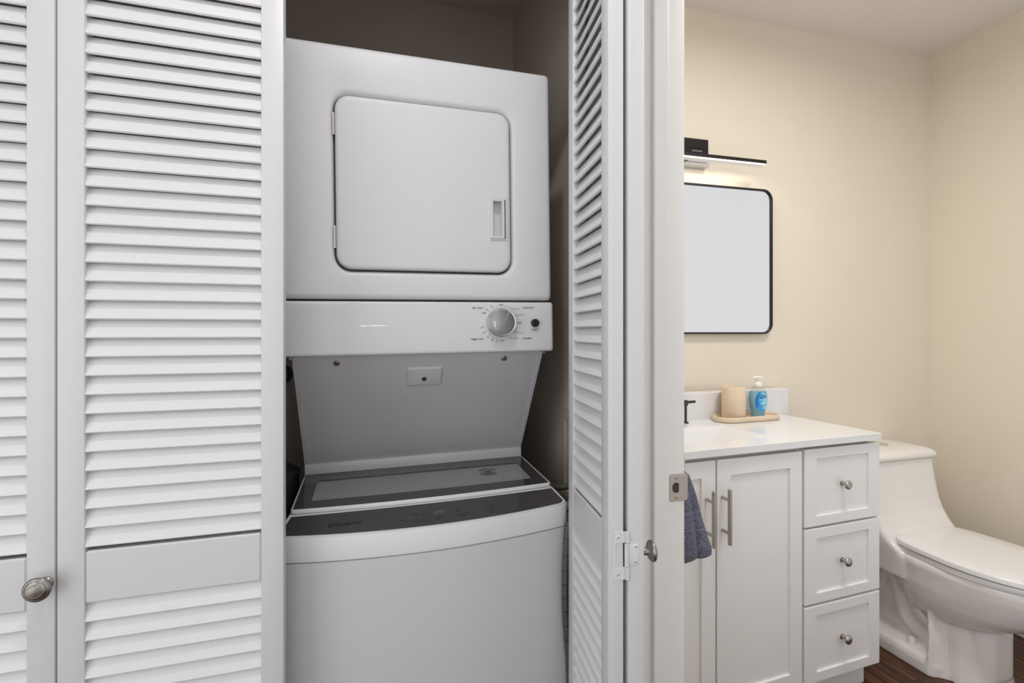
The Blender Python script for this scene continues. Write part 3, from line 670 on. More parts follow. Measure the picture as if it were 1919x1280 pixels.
# printed mark on the glass
bm = bmesh.new(); mx_, my_ = lidpx(914, 883.5)
text_into(bm, 'UMP', lambda u, v: (u, v, lz(v) - 0.0003), mx_, my_, 0.020, 0.020, off=0.02)
for a0, a1 in ((20, 160), (200, 340)):
    for rr_ in (0.021, 0.024):
        tube(bm, [(mx_ + rr_ * math.cos(R(a)), my_ + rr_ * 0.95 * math.sin(R(a)), lz(my_) - 0.0003) for a in range(a0, a1, 10)], 0.0006, 4)
obj('glass_mark', bm, M['ink'], lid)
bm = bmesh.new(); strip(wx0 - 0.002, wx1 + 0.002, lambda x: wf(x) - 0.002, lambda x: wbk(x) + 0.002)
for v in bm.verts: v.co.z = lz(v.co.y) - 0.0050
obj('lid_reflection_plate', bm, mat('lid_reflection_grey', (0.70, 0.70, 0.70), 0.35, noise=(9, 0.75, (1, 1, 1))), lid, True)  # pale plate under the glass, its grey stands in for the reflected tower panel

# ------------------------------------------------------------------ things beside the machine in the closet
# recessed plastic outlet frame on the right closet wall (wall face x = 0.555)
XWc = 0.555
def side(px, py, x=XWc):
    d = ray(px, py); t = x / d.x; return Vector((x, d.y * t, HC + d.z * t))
fa = side(1056, 762); fb = side(1066, 950)
bm = bmesh.new(); y1, y0, z1, z0 = fa.y, fa.y - 0.20, fa.z, 0.72
fw_ = 0.022
for a in ((y0, y1, z1 - 0.03, z1), (y0, y1, z0, z0 + 0.02), (y1 - fw_, y1, z0 + 0.02, z1 - 0.03), (y0, y0 + fw_, z0 + 0.02, z1 - 0.03)):
    bx(bm, XWc - 0.006, XWc, a[0], a[1], a[2], a[3], bev=0.001, seg=1)
bx(bm, XWc - 0.0006, XWc - 0.0001, y0 + fw_, y1 - fw_, z0 + 0.02, z1 - 0.03)
tag(obj('supply_box_frame', bm, M['beige']), 'beige plastic supply box frame on the closet wall right of the machine', 'frame')
# braided hoses bundled down between the machine and the folded panel
def H3(px, py, Y): d = ray(px, py); t = Y / d.y; return Vector((d.x * t, Y, HC + d.z * t))
pts = [Vector((0.52, 1.075, 0.815)), Vector((0.475, 1.025, 0.79)), Vector((0.443, 0.995, 0.755)), H3(1065.5, 985, 0.99), H3(1060.5, 1050, 0.988), H3(1059.3, 1110, 0.988), H3(1061, 1170, 0.99), H3(1066, 1230, 0.992), H3(1072, 1290, 0.995), Vector((0.455, 0.998, 0.30)), Vector((0.47, 1.0, 0.1)), Vector((0.48, 1.02, 0.02))]
hr = empty('braided_hose', IDM, 'grey braided water hose hanging in the gap right of the washer', 'hose')
bm = bmesh.new(); P = spline(pts, 7); tube(bm, P, 0.0072, 12)
obj('hose_sleeve', bm, M['hose'], hr, True)
bm = bmesh.new()
for i in range(3, len(P) - 20, 3):
    t = (P[i + 1] - P[i]).normalized(); tube(bm, [P[i] - t * 0.0007, P[i] + t * 0.0007], 0.0075, 12)
o = obj('sleeve_marks', bm, M['hoseblack'], hr, True); o['kind'] = 'stuff'
pts = [Vector((0.554, 1.15, 0.805)), Vector((0.51, 1.15, 0.805)), Vector((0.476, 1.155, 0.800)), Vector((0.459, 1.19, 0.795)), Vector((0.457, 1.26, 0.79)), Vector((0.457, 1.50, 0.785))]
bm = bmesh.new(); tube(bm, spline(pts, 6), 0.0075, 12)
tag(obj('supply_hose', bm, M['hose'], None, True), 'short braided hose curling out beside the washer console corner', 'hose')
bm = bmesh.new(); tube(bm, spline([Vector((0.554, 1.12, 0.774)), Vector((0.505, 1.12, 0.772)), Vector((0.472, 1.125, 0.755)), Vector((0.464, 1.14, 0.71)), Vector((0.464, 1.15, 0.30)), Vector((0.47, 1.16, 0.015))], 6), 0.011, 14) if True else tube(bm, spline([Vector((0.553, 1.19, 0.84)), Vector((0.52, 1.185, 0.845)), Vector((0.49, 1.20, 0.83)), Vector((0.485, 1.22, 0.70)), Vector((0.485, 1.25, 0.10)), Vector((0.49, 1.3, 0.02))], 6), 0.016, 14)
tag(obj('drain_pipe', bm, M['pipe'], None, True), 'smooth grey pipe below the short hose right of the washer', 'pipe')
# rounded grey tub in the dark gap on the left
bk_ = empty('bucket', frame((-0.275, 1.39, 0.0)), 'dark grey rounded container in the shadowed gap left of the washer', 'container')
bm = bmesh.new(); lathe(bm, [(0.075, 0.70), (0.09, 0.70), (0.092, 0.71), (0.098, 0.815), (0.1, 0.83), (0.09, 0.838), (0.001, 0.842)], 36); obj('body', bm, M['rubber'], bk_, True)
bm = bmesh.new(); bx(bm, -0.07, 0.07, -0.07, 0.07, 0, 0.70, bev=0.004); obj('stand', bm, M['rubber'], bk_)
# crumpled foil vent duct behind the dryer's lower left corner
bm = bmesh.new(); P = spline([(-0.215, 1.16, 1.26), (-0.215, 1.165, 1.19), (-0.213, 1.18, 1.13), (-0.215, 1.26, 1.10), (-0.215, 1.38, 1.09)], 9)
rads = [0.022 + 0.004 * math.sin(i * 2.4) + random.uniform(-.002, .002) for i in range(len(P))]; tube(bm, P, rads, 14)
tag(obj('vent_duct', bm, mat('foil_duct', (0.16, 0.16, 0.16), 0.35, 0.8), None, True, 20), 'crumpled dark foil duct peeking out below the lower left corner of the dryer', 'duct')

# ------------------------------------------------------------------ strike plate on the jamb
Ys = JY - 0.0001
def Jp(px, py): d = ray(px, py); t = JY / d.y; return d.x * t, HC + d.z * t
ax, az = Jp(1255, 889); bx2, bz = Jp(1288.5, 937)
az = HC - (887.5 - HY) / F * JY / ray(1271, 0).y; bz = HC - (939 - HY) / F * JY / ray(1271, 0).y
sp = empty('strike_plate', frame(((ax + bx2) / 2, JY, (az + bz) / 2)), 'worn nickel strike plate screwed to the white doorway jamb', 'strike plate')
hw_, hh_ = (bx2 - ax) / 2, (az - bz) / 2
ocx, ochw, ochh = -0.006, 0.0095, 0.0105
def D_hole(n=7, ex=0.0, y=0.0):
    out = []
    base = rr(ocx, 0, ochw + ex, ochh + ex, 0.0088, n - 1)
    for x, z in base:
        if x > ocx: # flatter right-hand side
            x = min(x, ocx + 0.006 + ex)
        out.append((x, y, z))
    return out
bm = bmesh.new()
loft(bm, [L3(rr(0, 0, hw_, hh_, 0.006, 6), -0.0001), L3(rr(0, 0, hw_, hh_, 0.006, 6), -0.0012), L3(rr(0, 0, hw_ - 0.0006, hh_ - 0.0006, 0.0055, 6), -0.0017), D_hole(7, 0.0, -0.0017), D_hole(7, 0.0, -0.0002)], cap0=False, cap1=False)
obj('plate', bm, M['strike'], sp, True, 30)
bm = bmesh.new(); loft(bm, [D_hole(7, 0.0006, -0.0006), D_hole(7, 0.0006, -0.0002)]); obj('latch_hole', bm, mat('latch_recess', (0.05, 0.045, 0.042), 0.6, noise=(60, 0.4, (1, 1, 1))), sp)
for dz in (0.0195, -0.0195):
    bm = bmesh.new(); lathe(bm, [(0.0039, -0.0016), (0.0039, -0.0022), (0.0030, -0.0026), (0.0001, -0.0026)], 20, 'Y', (-0.0065, 0, dz))
    for ro in (0, 1):
        a = 0.0020; bx(bm, -0.0065 - (a if ro else 0.0004), -0.0065 + (a if ro else 0.0004), -0.0028, -0.0024, dz - (0.0004 if ro else a), dz + (0.0004 if ro else a), mi=1)
    obj('screw', bm, [M['strike'], M['gasket']], sp, True, 30)

# ------------------------------------------------------------------ vanity with counter
zc = 0.87
pa = hit(IDM, 2, zc, 1652.5, 811.3); pb = hit(IDM, 2, zc, 1286.7, 846.7)
vdir = (pa - pb).normalized(); vang = math.atan2(vdir.y, vdir.x)
VM = frame((pa.x, pa.y, 0), vang)
van = empty('vanity_cabinet', VM, 'white shaker vanity cabinet with two doors and three drawers', 'cabinet')
YF = 0.012
def V(px, py, y=YF): p = hit(VM, 1, y, px, py); return p.x, p.z
XL = -0.975
wallgap = 0.415
bm = bmesh.new()
for a in ((XL + 0.01, XL + 0.026, YF + 0.020, wallgap - 0.02, 0.115, 0.8475), (-0.032, -0.016, YF + 0.020, wallgap - 0.02, 0.115, 0.8475), (XL + 0.026, -0.032, YF + 0.020, wallgap - 0.02, 0.115, 0.130),
          (XL + 0.026, -0.032, YF + 0.020, YF + 0.030, 0.130, 0.8475), (XL + 0.026, -0.032, wallgap - 0.030, wallgap - 0.02, 0.130, 0.8475)): bx(bm, *a)
obj('body', bm, M['vanity'], van)
obj('toe_kick', box(XL + 0.06, V(1619, 1260, 0.075)[0], 0.075, wallgap - 0.01, 0.0, 0.116), M['vanity'], van)
def shaker(name, x0, x1, z0, z1, fx, fz, parent):
    """frame and recessed centre in one front: loft of rectangles"""
    cx_, cz_, hx, hz = (x0 + x1) / 2, (z0 + z1) / 2, (x1 - x0) / 2, (z1 - z0) / 2
    q = lambda ex, y, r=0.0012: L3(rr(cx_, cz_, hx + ex, hz + ex, r, 2), y)
    i = lambda ex, y: L3(rr(cx_, cz_, hx - fx + ex, hz - fz + ex, 0.0006, 2), y)
    bm = bmesh.new(); loft(bm, [q(0, YF + 0.019), q(0, YF + 0.002), q(-0.0006, YF + 0.0006), q(-0.002, YF), i(0.0, YF), i(-0.0005, YF + 0.0004), i(-0.0012, YF + 0.0065)])
    o = obj(name, bm, M['vanity'], parent); return o
xL1, xR1 = V(1508.5, 1000)[0], V(1649, 1000)[0]
xm = (xL1 + xR1) / 2
def zz(pl, pr): return (V(1508.5, pl)[1] + V(1649, pr)[1]) / 2
dz_ = [(zz(990.3, 966.2), zz(844.5, 827.3)), (zz(1136, 1103.3), zz(994.5, 970)), (zz(1283.5, 1244.5), zz(1140.2, 1107.5))]
fx_ = (xR1 - V(1629, 900)[0]); fz_ = dz_[0][1] - V(1582, (872 + 860.6) / 2)[1] - 0.0
for k, (a, b) in enumerate(dz_):
    dr = shaker('drawer', xL1, xR1, a, b, fx_, 0.0305, van)
    kx2, kz2 = V(1582, (906.5, 1050, 1194.5)[k])
    bm = bmesh.new(); lathe(bm, [(0.0085, YF + 0.0065), (0.0085, YF + 0.0050), (0.0050, YF + 0.0035), (0.0045, YF - 0.004), (0.0050, YF - 0.007), (0.0100, YF - 0.0095), (0.0137, YF - 0.0125), (0.0142, YF - 0.0150), (0.0125, YF - 0.0185), (0.0080, YF - 0.0208), (0.0001, YF - 0.0215)], 32, 'Y', (kx2, 0, kz2))
    obj('knob', bm, M['nickel'], dr, True, 60)
xD1, xD0 = V(1504, 1000)[0], V(1344.6, 1000)[0]
zD1 = (V(1504, 846.5)[1] + V(1345, 861)[1]) / 2; zD0 = dz_[2][0]
fD = xD1 - V(1481.5, 1000)[0]
d1 = shaker('door', xD0, xD1, zD0, zD1, fD, fD * 0.98, van)
xE1 = V(1341.8, 1000)[0]; d2 = shaker('door', xE1 - (xD1 - xD0), xE1, zD0, zD1, fD, fD * 0.98, van)
for dr, pxb, pt, pbm, s1, s2 in ((d1, 1368.5, 917.5, 1021.5, (1359, 933), (1359, 996)), (d2, 1338.5, 921.5, 1027, (1330, 937), (1330, 1001))):
    yb2 = YF - 0.030; xbar, zt5 = V(pxb, pt, yb2); _, zb5 = V(pxb, pbm, yb2)
    hd = bmesh.new(); lathe(hd, [(0.0052, zb5), (0.0060, zb5 + 0.0008), (0.0060, zt5 - 0.0008), (0.0052, zt5)], 20, 'Z', (xbar, yb2, 0))
    L_ = zt5 - zb5
    for q in (0.20, 0.80):
        lathe(hd, [(0.0045, YF), (0.0045, yb2)], 14, 'Y', (xbar, 0, zb5 + L_ * q))
    obj('handle', hd, M['nickel'], dr, True, 40)
# side hinge glimpse at the right end of the cabinet
obj('side_bumper', box(-0.016, -0.010, YF + 0.025, YF + 0.04, V(1652, 1115)[1] - 0.01, V(1652, 1115)[1] + 0.012, bev=0.001), M['beige'], van)

# counter with basin and backsplash: its own thing
TM = VM
top = empty('vanity_counter', TM, 'glossy white counter with rectangular basin and backsplash on the vanity', 'counter')
th_ = 0.0215
bc = [hit(TM, 2, zc, *p) for p in ((1353, 796.7), (1447, 819.0))]
bxr = (bc[0].x + bc[1].x) / 2; by0, by1 = bc[1].y, bc[0].y
bxl = 2 * V(1343.2, 1000)[0] - bxr + 0.02
bm = bmesh.new()
rc4 = lambda x0, x1, y0, y1, z: [(x0, y0, z), (x1, y0, z), (x1, y1, z), (x0, y1, z)]
x0_, x1_, y0_, y1_ = XL, 0.0, 0.0, wallgap + 0.03
loft(bm, [rc4(x0_ + .01, x1_ - .01, y0_ + .01, y1_, zc - th_), rc4(x0_, x1_, y0_, y1_, zc - th_), rc4(x0_, x1_, y0_, y1_, zc - 0.0015), rc4(x0_ + 0.001, x1_ - 0.001, y0_ + 0.001, y1_, zc),
          rc4(bxl, bxr, by0, by1, zc), rc4(bxl + 0.004, bxr - 0.004, by0 + 0.003, by1 - 0.003, zc - 0.004), rc4(bxl + 0.13, bxr - 0.13, by0 + 0.05, by1 - 0.05, zc - 0.095)], cap0=False)
ct = obj('counter_slab', bm, M['counter'], top, True, 20)
e1 = hit(TM, 1, 0.36, 1478.8, 775)
YS = None
bs = hit(TM, 2, zc, 1478.8, 775.2); YSP = bs.y
obj('backsplash', box(XL, bs.x, YSP, YSP + 0.050, zc - 0.001, zc + 0.101, bev=0.0015), M['counter'], top)
bm = bmesh.new(); lathe(bm, [(0.022, zc - 0.094), (0.022, zc - 0.092), (0.016, zc - 0.0915), (0.001, zc - 0.0925)], 24, 'Z', ((bxl + bxr) / 2, (by0 + by1) / 2, 0)); obj('drain', bm, M['bronze'], top, True)

# faucet: spout and two separate handles
fct = empty('faucet', TM @ Matrix.Translation((0, 0, 0.0004)), 'dark faucet behind the basin, its lever handle showing past the doorway jamb', 'faucet')
hx = hit(TM, 2, zc, 1285.5, 793)
fy = hx.y
cxb = (bxl + bxr) / 2
bm = bmesh.new(); lathe(bm, [(0.024, zc), (0.024, zc + 0.004), (0.012, zc + 0.008), (0.011, zc + 0.02)], 24, 'Z', (cxb, fy, 0)); tube(bm, spline([(cxb, fy, zc + 0.015), (cxb, fy, zc + 0.12), (cxb, fy - 0.02, zc + 0.16), (cxb, fy - 0.09, zc + 0.165), (cxb, fy - 0.12, zc + 0.14)], 6), 0.010, 14); obj('spout', bm, M['bronze'], fct, True)
for sx in (1, -1):
    x = cxb + sx * (hx.x - cxb); bm = bmesh.new()
    lathe(bm, [(0.0105, zc), (0.0105, zc + 0.0035), (0.0045, zc + 0.006), (0.0045, zc + 0.062), (0.008, zc + 0.064), (0.008, zc + 0.082), (0.0001, zc + 0.084)], 20, 'Z', (x, fy, 0))
    tube(bm, [(x, fy, zc + 0.0745), (x + sx * 0.040, fy, zc + 0.0755)], 0.0050, 12)
    obj('handle', bm, M['bronze'], fct, True)

# ------------------------------------------------------------------ tray, cup and soap bottle on the counter
tf = hit(TM, 2, zc, 1386.7, 793.5); tL = hit(TM, 1, tf.y + 0.048, 1342.5, 782); tR = hit(TM, 1, tf.y + 0.048, 1453, 782)
tcx, tcy, thw = (tL.x + tR.x) / 2, tf.y + 0.0485, (tR.x - tL.x) / 2
def tagm(o, Mx, label, cat): o.matrix_world = Mx; return tag(o, label, cat)
TR = TM @ Matrix.Translation((tcx, tcy, zc + 0.0004))
def ov(hw, hh, z, r=None): return [(x, y, z) for x, y in rr(0, 0, hw, hh, r or hh - 0.001, 10)]
bm = bmesh.new(); loft(bm, [ov(thw - 0.004, 0.0445, 0.0), ov(thw, 0.0485, 0.0035), ov(thw, 0.0485, 0.0165), ov(thw - 0.002, 0.0465, 0.0195), ov(thw - 0.0045, 0.044, 0.0195), ov(thw - 0.0062, 0.0423, 0.0170), ov(thw - 0.007, 0.0415, 0.008)])
tagm(obj('tray', bm, M['stone'], None, True, 50), TR, 'oval speckled sandstone tray on the white counter under the cup', 'tray')
cp1 = hit(TM, 1, tcy, 1375, 760); ccx = cp1.x
CR = 0.0415
bm = bmesh.new(); hcup = 0.120
lathe(bm, [(CR - 0.003, 0), (CR, 0.003), (CR, hcup - 0.004), (CR - 0.0015, hcup - 0.0008), (CR - 0.0035, hcup), (CR - 0.0055, hcup - 0.001), (CR - 0.0065, hcup - 0.004), (CR - 0.0065, 0.006), (0.001, 0.005)], 48)
tagm(obj('cup', bm, M['stone'], None, True, 50), TM @ Matrix.Translation((ccx, tcy, zc + 0.0082)), 'round speckled sandstone cup standing on the tray beside the blue soap', 'cup')
bt_ = hit(TM, 1, tcy, 1419, 760)
BMx = TM @ Matrix.Translation((bt_.x, tcy - 0.004, zc + 0.0082)) @ Matrix.Rotation(R(-25), 4, 'Z') @ Matrix.Scale(1.05, 4)
sb = empty('soap_bottle', BMx, 'clear pump bottle of blue liquid hand soap on the sandstone tray', 'bottle')
def sect(hw, hd, z, n=32): return [(hw * math.copysign(abs(c) ** 0.85, c), hd * math.copysign(abs(s) ** 0.85, s), z) for c, s in circ(1, n)]
prof = [(0.0215, 0.0150, 0.0), (0.0235, 0.0165, 0.002), (0.0230, 0.0165, 0.014), (0.0250, 0.0175, 0.026), (0.0300, 0.0190, 0.045), (0.0325, 0.0195, 0.062), (0.0322, 0.0190, 0.078), (0.0285, 0.0175, 0.094), (0.0220, 0.0155, 0.104), (0.0150, 0.0135, 0.110), (0.0130, 0.0130, 0.113)]
clear = pane('clear_plastic', (0.90, 0.93, 0.94), 0.05)
bm = bmesh.new(); loft(bm, [sect(a, b, z) for a, b, z in prof]); obj('shell', bm, clear, sb, True, 60)
bm = bmesh.new(); loft(bm, [sect(a - 0.0012, b - 0.0012, z + (0.002 if z < 0.001 else 0)) for a, b, z in prof if z < 0.10]); 
liq = mat('blue_soap', (0.27, 0.52, 0.64), 0.15, noise=(25, 0.75, (1, 1, 1))); obj('liquid', bm, liq, sb, True, 60)
bm = bmesh.new(); lathe(bm, [(0.0135, 0.110), (0.0140, 0.112), (0.0140, 0.1225), (0.0120, 0.1245), (0.0085, 0.126), (0.0080, 0.132), (0.0095, 0.1335), (0.0100, 0.137), (0.0001, 0.139)], 24); cap_ = obj('pump_cap', bm, mat('translucent_white', (0.85, 0.82, 0.79), 0.3), sb, True, 50)
bm = bmesh.new(); tube(bm, spline([(-0.018, 0, 0.1395), (-0.008, 0, 0.1425), (0.004, 0, 0.1430), (0.014, 0, 0.1415), (0.020, 0, 0.1385)], 5), [0.0024] * 3 + [0.004] * 14 + [0.0026] * 4, 12); obj('pump_spout', bm, cap_.data.materials[0], sb, True)
def lab(x, z, e=0.0006):    # point on the bottle's front face
    hw = 0.0; hd = 0.0
    for (a, b, z0), (a2, b2, z2) in zip(prof, prof[1:]):
        if z0 <= z <= z2: t = (z - z0) / (z2 - z0); hw = a + (a2 - a) * t; hd = b + (b2 - b) * t
    c = max(-1, min(1, x / hw)); s = (1 - abs(c) ** (2 / 0.85)) ** (0.85 / 2) if abs(c) < 1 else 0
    return Vector((x, -hd * s - e, z))
def labm():
    m = mat('blue_label', (0.1, 0.5, 0.8), 0.35); nt = m.node_tree; b = nt.nodes['Principled BSDF']; tc = nt.nodes.new('ShaderNodeTexCoord')
    sp_ = nt.nodes.new('ShaderNodeSeparateXYZ'); nz = nt.nodes.new('ShaderNodeTexNoise'); nz.inputs['Scale'].default_value = 60; nz.inputs['Detail'].default_value = 3
    ma = nt.nodes.new('ShaderNodeMath'); ma.operation = 'MULTIPLY_ADD'; ma.inputs[1].default_value = 14.0; ma.inputs[2].default_value = -0.10
    ad = nt.nodes.new('ShaderNodeMath'); cr = nt.nodes.new('ShaderNodeValToRGB'); e = cr.color_ramp.elements
    e[0].position = 0.25; e[0].color = (0.005, 0.16, 0.55, 1); e[1].position = 0.75; e[1].color = (0.35, 0.75, 0.85, 1); q = cr.color_ramp.elements.new(0.5); q.color = (0.01, 0.42, 0.80, 1)
    nt.links.new(tc.outputs['Object'], sp_.inputs[0]); nt.links.new(sp_.outputs['X'], ma.inputs[0]); nt.links.new(tc.outputs['Object'], nz.inputs['Vector'])
    nt.links.new(ma.outputs[0], ad.inputs[0]); nt.links.new(nz.outputs['Fac'], ad.inputs[1]); nt.links.new(ad.outputs[0], cr.inputs[0]); nt.links.new(cr.outputs[0], b.inputs['Base Color'])
    return m
LCX, LCZ, LRX, LRZ = 0.006, 0.058, 0.0215, 0.034
bm = bmesh.new(); ctr = bm.verts.new(lab(LCX, LCZ)); prev = None
for k in range(1, 5):
    ring = [bm.verts.new(lab(LCX + LRX * k / 4 * c, LCZ + LRZ * k / 4 * s)) for c, s in circ(1, 36)]
    for i in range(36):
        j = (i + 1) % 36
        bm.faces.new((ctr, ring[i], ring[j])) if prev is None else bm.faces.new((prev[i], ring[i], ring[j], prev[j]))
    prev = ring
lb = obj('label', bm, labm(), sb, True)
bm = bmesh.new()
g = [[bm.verts.new(lab(0.001 + 0.020 * i / 8, 0.071 + 0.009 * j, 0.0009)) for i in range(9)] for j in range(2)]
for i in range(8): bm.faces.new((g[0][i], g[0][i + 1], g[1][i + 1], g[1][i]))
obj('brand_patch', bm, mat('navy_print', (0.004, 0.02, 0.12), 0.4), lb)
bm = bmesh.new(); pl = lambda u, v: lab(u, v, 0.0012)
text_into(bm, 'Softsoap', pl, 0.011, 0.0755, 0.017, off=0.02)
text_into(bm, 'FRESH BREEZE', pl, 0.010, 0.0645, 0.024, 0.0028, off=0.02)
text_into(bm, 'hand soap', pl, 0.009, 0.0495, 0.020, 0.0034, off=0.02)
text_into(bm, 'washes away bacteria', pl, 0.008, 0.0425, 0.022, 0.0022, off=0.01)
text_into(bm, '7.5 FL OZ (221 mL)', pl, 0.007, 0.0330, 0.018, 0.0018, off=0.01)
obj('label_lettering', bm, mat('white_print', (0.85, 0.9, 0.92), 0.4), lb)

# ------------------------------------------------------------------ mirror and lamp on the back wall
def Wl(px, py, y=0.0): p = hit(WB, 1, y, px, py); return p.x, p.z
mr, _ = Wl(1444.5, 480, -0.012); _, mt = Wl(1285, 343.5, -0.012); _, mb = Wl(1350, 626, -0.012)
mw = 0.915; ml = mr - mw; mcx, mcz, mhw, mhh = (ml + mr) / 2, (mt + mb) / 2, mw / 2, (mt - mb) / 2
mi = empty('wall_mirror', WB, 'thin black-framed mirror with rounded corners above the vanity', 'mirror')
bm = bmesh.new(); n8 = 10
rm = lambda ex, y, r=0.042: L3(rr(mcx, mcz, mhw + ex, mhh + ex, r + ex, n8), y)
loft(bm, [rm(0, -0.0005), rm(0, -0.024), rm(-0.0008, -0.025), rm(-0.0052, -0.025), rm(-0.006, -0.024), rm(-0.006, -0.016)], cap0=True, cap1=False); obj('frame', bm, M['blackmetal'], mi, True, 40)
bm = bmesh.new(); loft(bm, [rm(-0.0055, -0.012), rm(-0.0055, -0.0175), rm(-0.0075, -0.0180)]); obj('glass', bm, M['mirror'], mi)
# lamp
la = empty('vanity_lamp', WB, 'slim black bar lamp glowing along its underside above the mirror', 'lamp')
px_r, pz_t = Wl(1328.5, 262, -0.028); _, pz_b = Wl(1328.5, 313, -0.028)
lcx = px_r - 0.155
def boxl(*a, **k): return box(*a, **k)
bp = obj('wall_plate', box(lcx - 0.155, px_r, -0.028, 0.0, pz_b, pz_t, bev=0.003), M['blackmetal'], la, True, 30)
obj('plate_ridge', box(lcx - 0.135, px_r - 0.012, -0.0295, -0.028, pz_t - 0.036, pz_t - 0.030, bev=0.0006), M['blackmetal'], bp)
obj('plate_slot', box(px_r - 0.075, px_r - 0.030, -0.0300, -0.028, pz_t - 0.052, pz_t - 0.046, bev=0.0006), M['nickeld'], bp)
bar_y = -0.105
bxr_, bz1 = Wl(1437.5, 300.5, bar_y); _, bz0 = Wl(1437.5, 309, bar_y)
bhw = bxr_ - lcx
obj('arm', box(lcx - 0.04, lcx + 0.04, bar_y + 0.01, -0.028, bz0 + 0.003, bz1 - 0.003, bev=0.001), M['blackmetal'], la)
ba = obj('bar', box(lcx - bhw, lcx + bhw, bar_y, bar_y + 0.035, bz0 + 0.0045, bz1, bev=0.0008), M['blackmetal'], la)
obj('diffuser', box(lcx - bhw + 0.004, lcx + bhw - 0.004, bar_y + 0.008, bar_y + 0.032, bz0 + 0.0005, bz0 + 0.0046, bev=0.0008), M['diff'], ba)
obj('light_strip', box(lcx - bhw + 0.004, lcx + bhw - 0.004, bar_y + 0.0012, bar_y + 0.0072, bz0 + 0.0008, bz0 + 0.0046, bev=0.0005), M['led'], ba)
obj('plate_lower', box(lcx - 0.155, px_r, -0.032, -0.001, pz_b - 0.002, Wl(1300, 297, -0.032)[1], bev=0.003), mat('light_satin_plate', (0.62, 0.60, 0.57), 0.35), bp, True, 30)  # lower part of the wall plate, lighter than the top
obj('plate_seam', box(lcx - 0.14, px_r - 0.015, -0.0326, -0.0318, pz_b + 0.012, pz_b + 0.0135), M['blackmetal'], bp)
lp = WB @ Vector((lcx, bar_y + 0.0045, bz0 + 0.0002))
area('vanity_lamp_light', lp, (0, 0, wang), 2 * bhw - 0.02, 0.005, 1.3, (1.0, 0.93, 0.84))

# ------------------------------------------------------------------ towel on its ring
trg = empty('towel_ring', frame((JX1, 1.03, 0.905)), 'gold towel ring glimpsed just past the jamb above the blue-grey towel', 'towel ring')
bm = bmesh.new(); RX = 0.068
tube(bm, [(RX, 0.083 * math.cos(R(a)), 0.083 * math.sin(R(a))) for a in range(0, 361, 10)], 0.0045, 10, cap=False); obj('ring', bm, M['gold'], trg, True)
bm = bmesh.new(); lathe(bm, [(0.024, 0.0), (0.024, 0.006), (0.010, 0.010), (0.008, 0.055), (0.011, 0.060), (0.011, 0.076), (0.001, 0.078)], 24, 'X', (0, 0, 0.083)); obj('post', bm, M['gold'], trg, True)
def T3(px, py, Y): d = ray(px, py); t = Y / d.y; return Vector((d.x * t, Y, HC + d.z * t))
tw_ = empty('hand_towel', IDM, 'blue-grey terry hand towel hanging in two folds left of the vanity handles', 'towel')
def fold(name, rows, seed):
    """rows: (px centre, py, half width px, depth factor, Y)"""
    rnd = random.Random(seed); bm = bmesh.new(); loops = []
    for (pc, py, hwp, dep, Y) in rows:
        c = T3(pc, py, Y); e = T3(pc + hwp, py, Y); hw = (e - c).length; lp = []
        for k in range(28):
            a = 2 * PI * k / 28; u = math.cos(a); v = math.sin(a)
            w = 1 + 0.05 * math.sin(3 * a + seed + py * 0.02) + rnd.uniform(-.006, .006)
            lp.append(c + RT * (hw * u * w) + FW * (hw * dep * v * w))
        loops.append(lp)
    rows_ = loft(bm, loops)
    # band ridges are thinner rings
    bm.faces.ensure_lookup_table()
    for i, f in enumerate(bm.faces):
        k = min(i // 28, len(rows) - 2); pyc = (rows[k][1] + rows[k + 1][1]) / 2
        f.material_index = 1 if any(abs(pyc - q) < 1.3 for q in BANDPX) else 0
    return obj(name, bm, [M['terry'], M['terryband']], tw_, True, 80)
def rowz(py, Y): return T3(1300, py, Y).z
BANDPX = (952, 956, 964, 969, 974, 984)
def rowsfor(keys, Y, n=130):
    out = []
    for i in range(n):
        t = i / (n - 1); s_ = t * (len(keys) - 1); k = min(int(s_), len(keys) - 2); f = s_ - k
        a, b = keys[k], keys[k + 1]; r_ = [a[j] + (b[j] - a[j]) * f for j in range(3)]
        hwp = r_[2]
        if any(abs(r_[1] - q) < 1.5 for q in BANDPX): hwp *= 0.965
        out.append((r_[0], r_[1], hwp, 0.8, Y))
    return out
fold('fold', rowsfor([(1262, 872, 8), (1272, 890, 16), (1282, 925, 18), (1289, 965, 21), (1295, 1000, 25), (1298, 1020, 29), (1300, 1032, 28), (1300, 1037, 22), (1300, 1039, 8)], 0.95), 3)
fold('fold', rowsfor([(1258, 872, 8), (1262, 890, 16), (1266, 925, 23), (1268, 965, 27), (1270, 1000, 29), (1271, 1030, 30), (1272, 1042, 28), (1272, 1046, 22), (1272, 1048, 8)], 0.93), 5)

# ------------------------------------------------------------------ toilet
TX = 2.035
yw = (WB @ Vector((TX - 1.1848, 0, 0))).y - 0.012
TO = frame((TX, yw, 0), PI)       # local: +y toward the room, x mirrored
toi = empty('toilet', TO, 'white one-piece toilet with closed lid beside the vanity', 'toilet')
def egg(hw, v0, v1, z, n=40, back=0.75, pw=1.0):
    """plan outline, widest behind the middle; back end squarer"""
    vm = v0 + (v1 - v0) * 0.42; pts = []
    for k in range(n):
        a = 2 * PI * k / n; c, s = math.cos(a), math.sin(a)
        if s >= 0: x = hw * math.copysign(abs(c) ** pw, c); y = vm + (v1 - vm) * s
        else: x = hw * math.copysign(abs(c) ** back, c); y = vm + (vm - v0) * math.copysign(abs(s) ** back, s)
        pts.append((x, y, z))
    return pts
bm = bmesh.new()
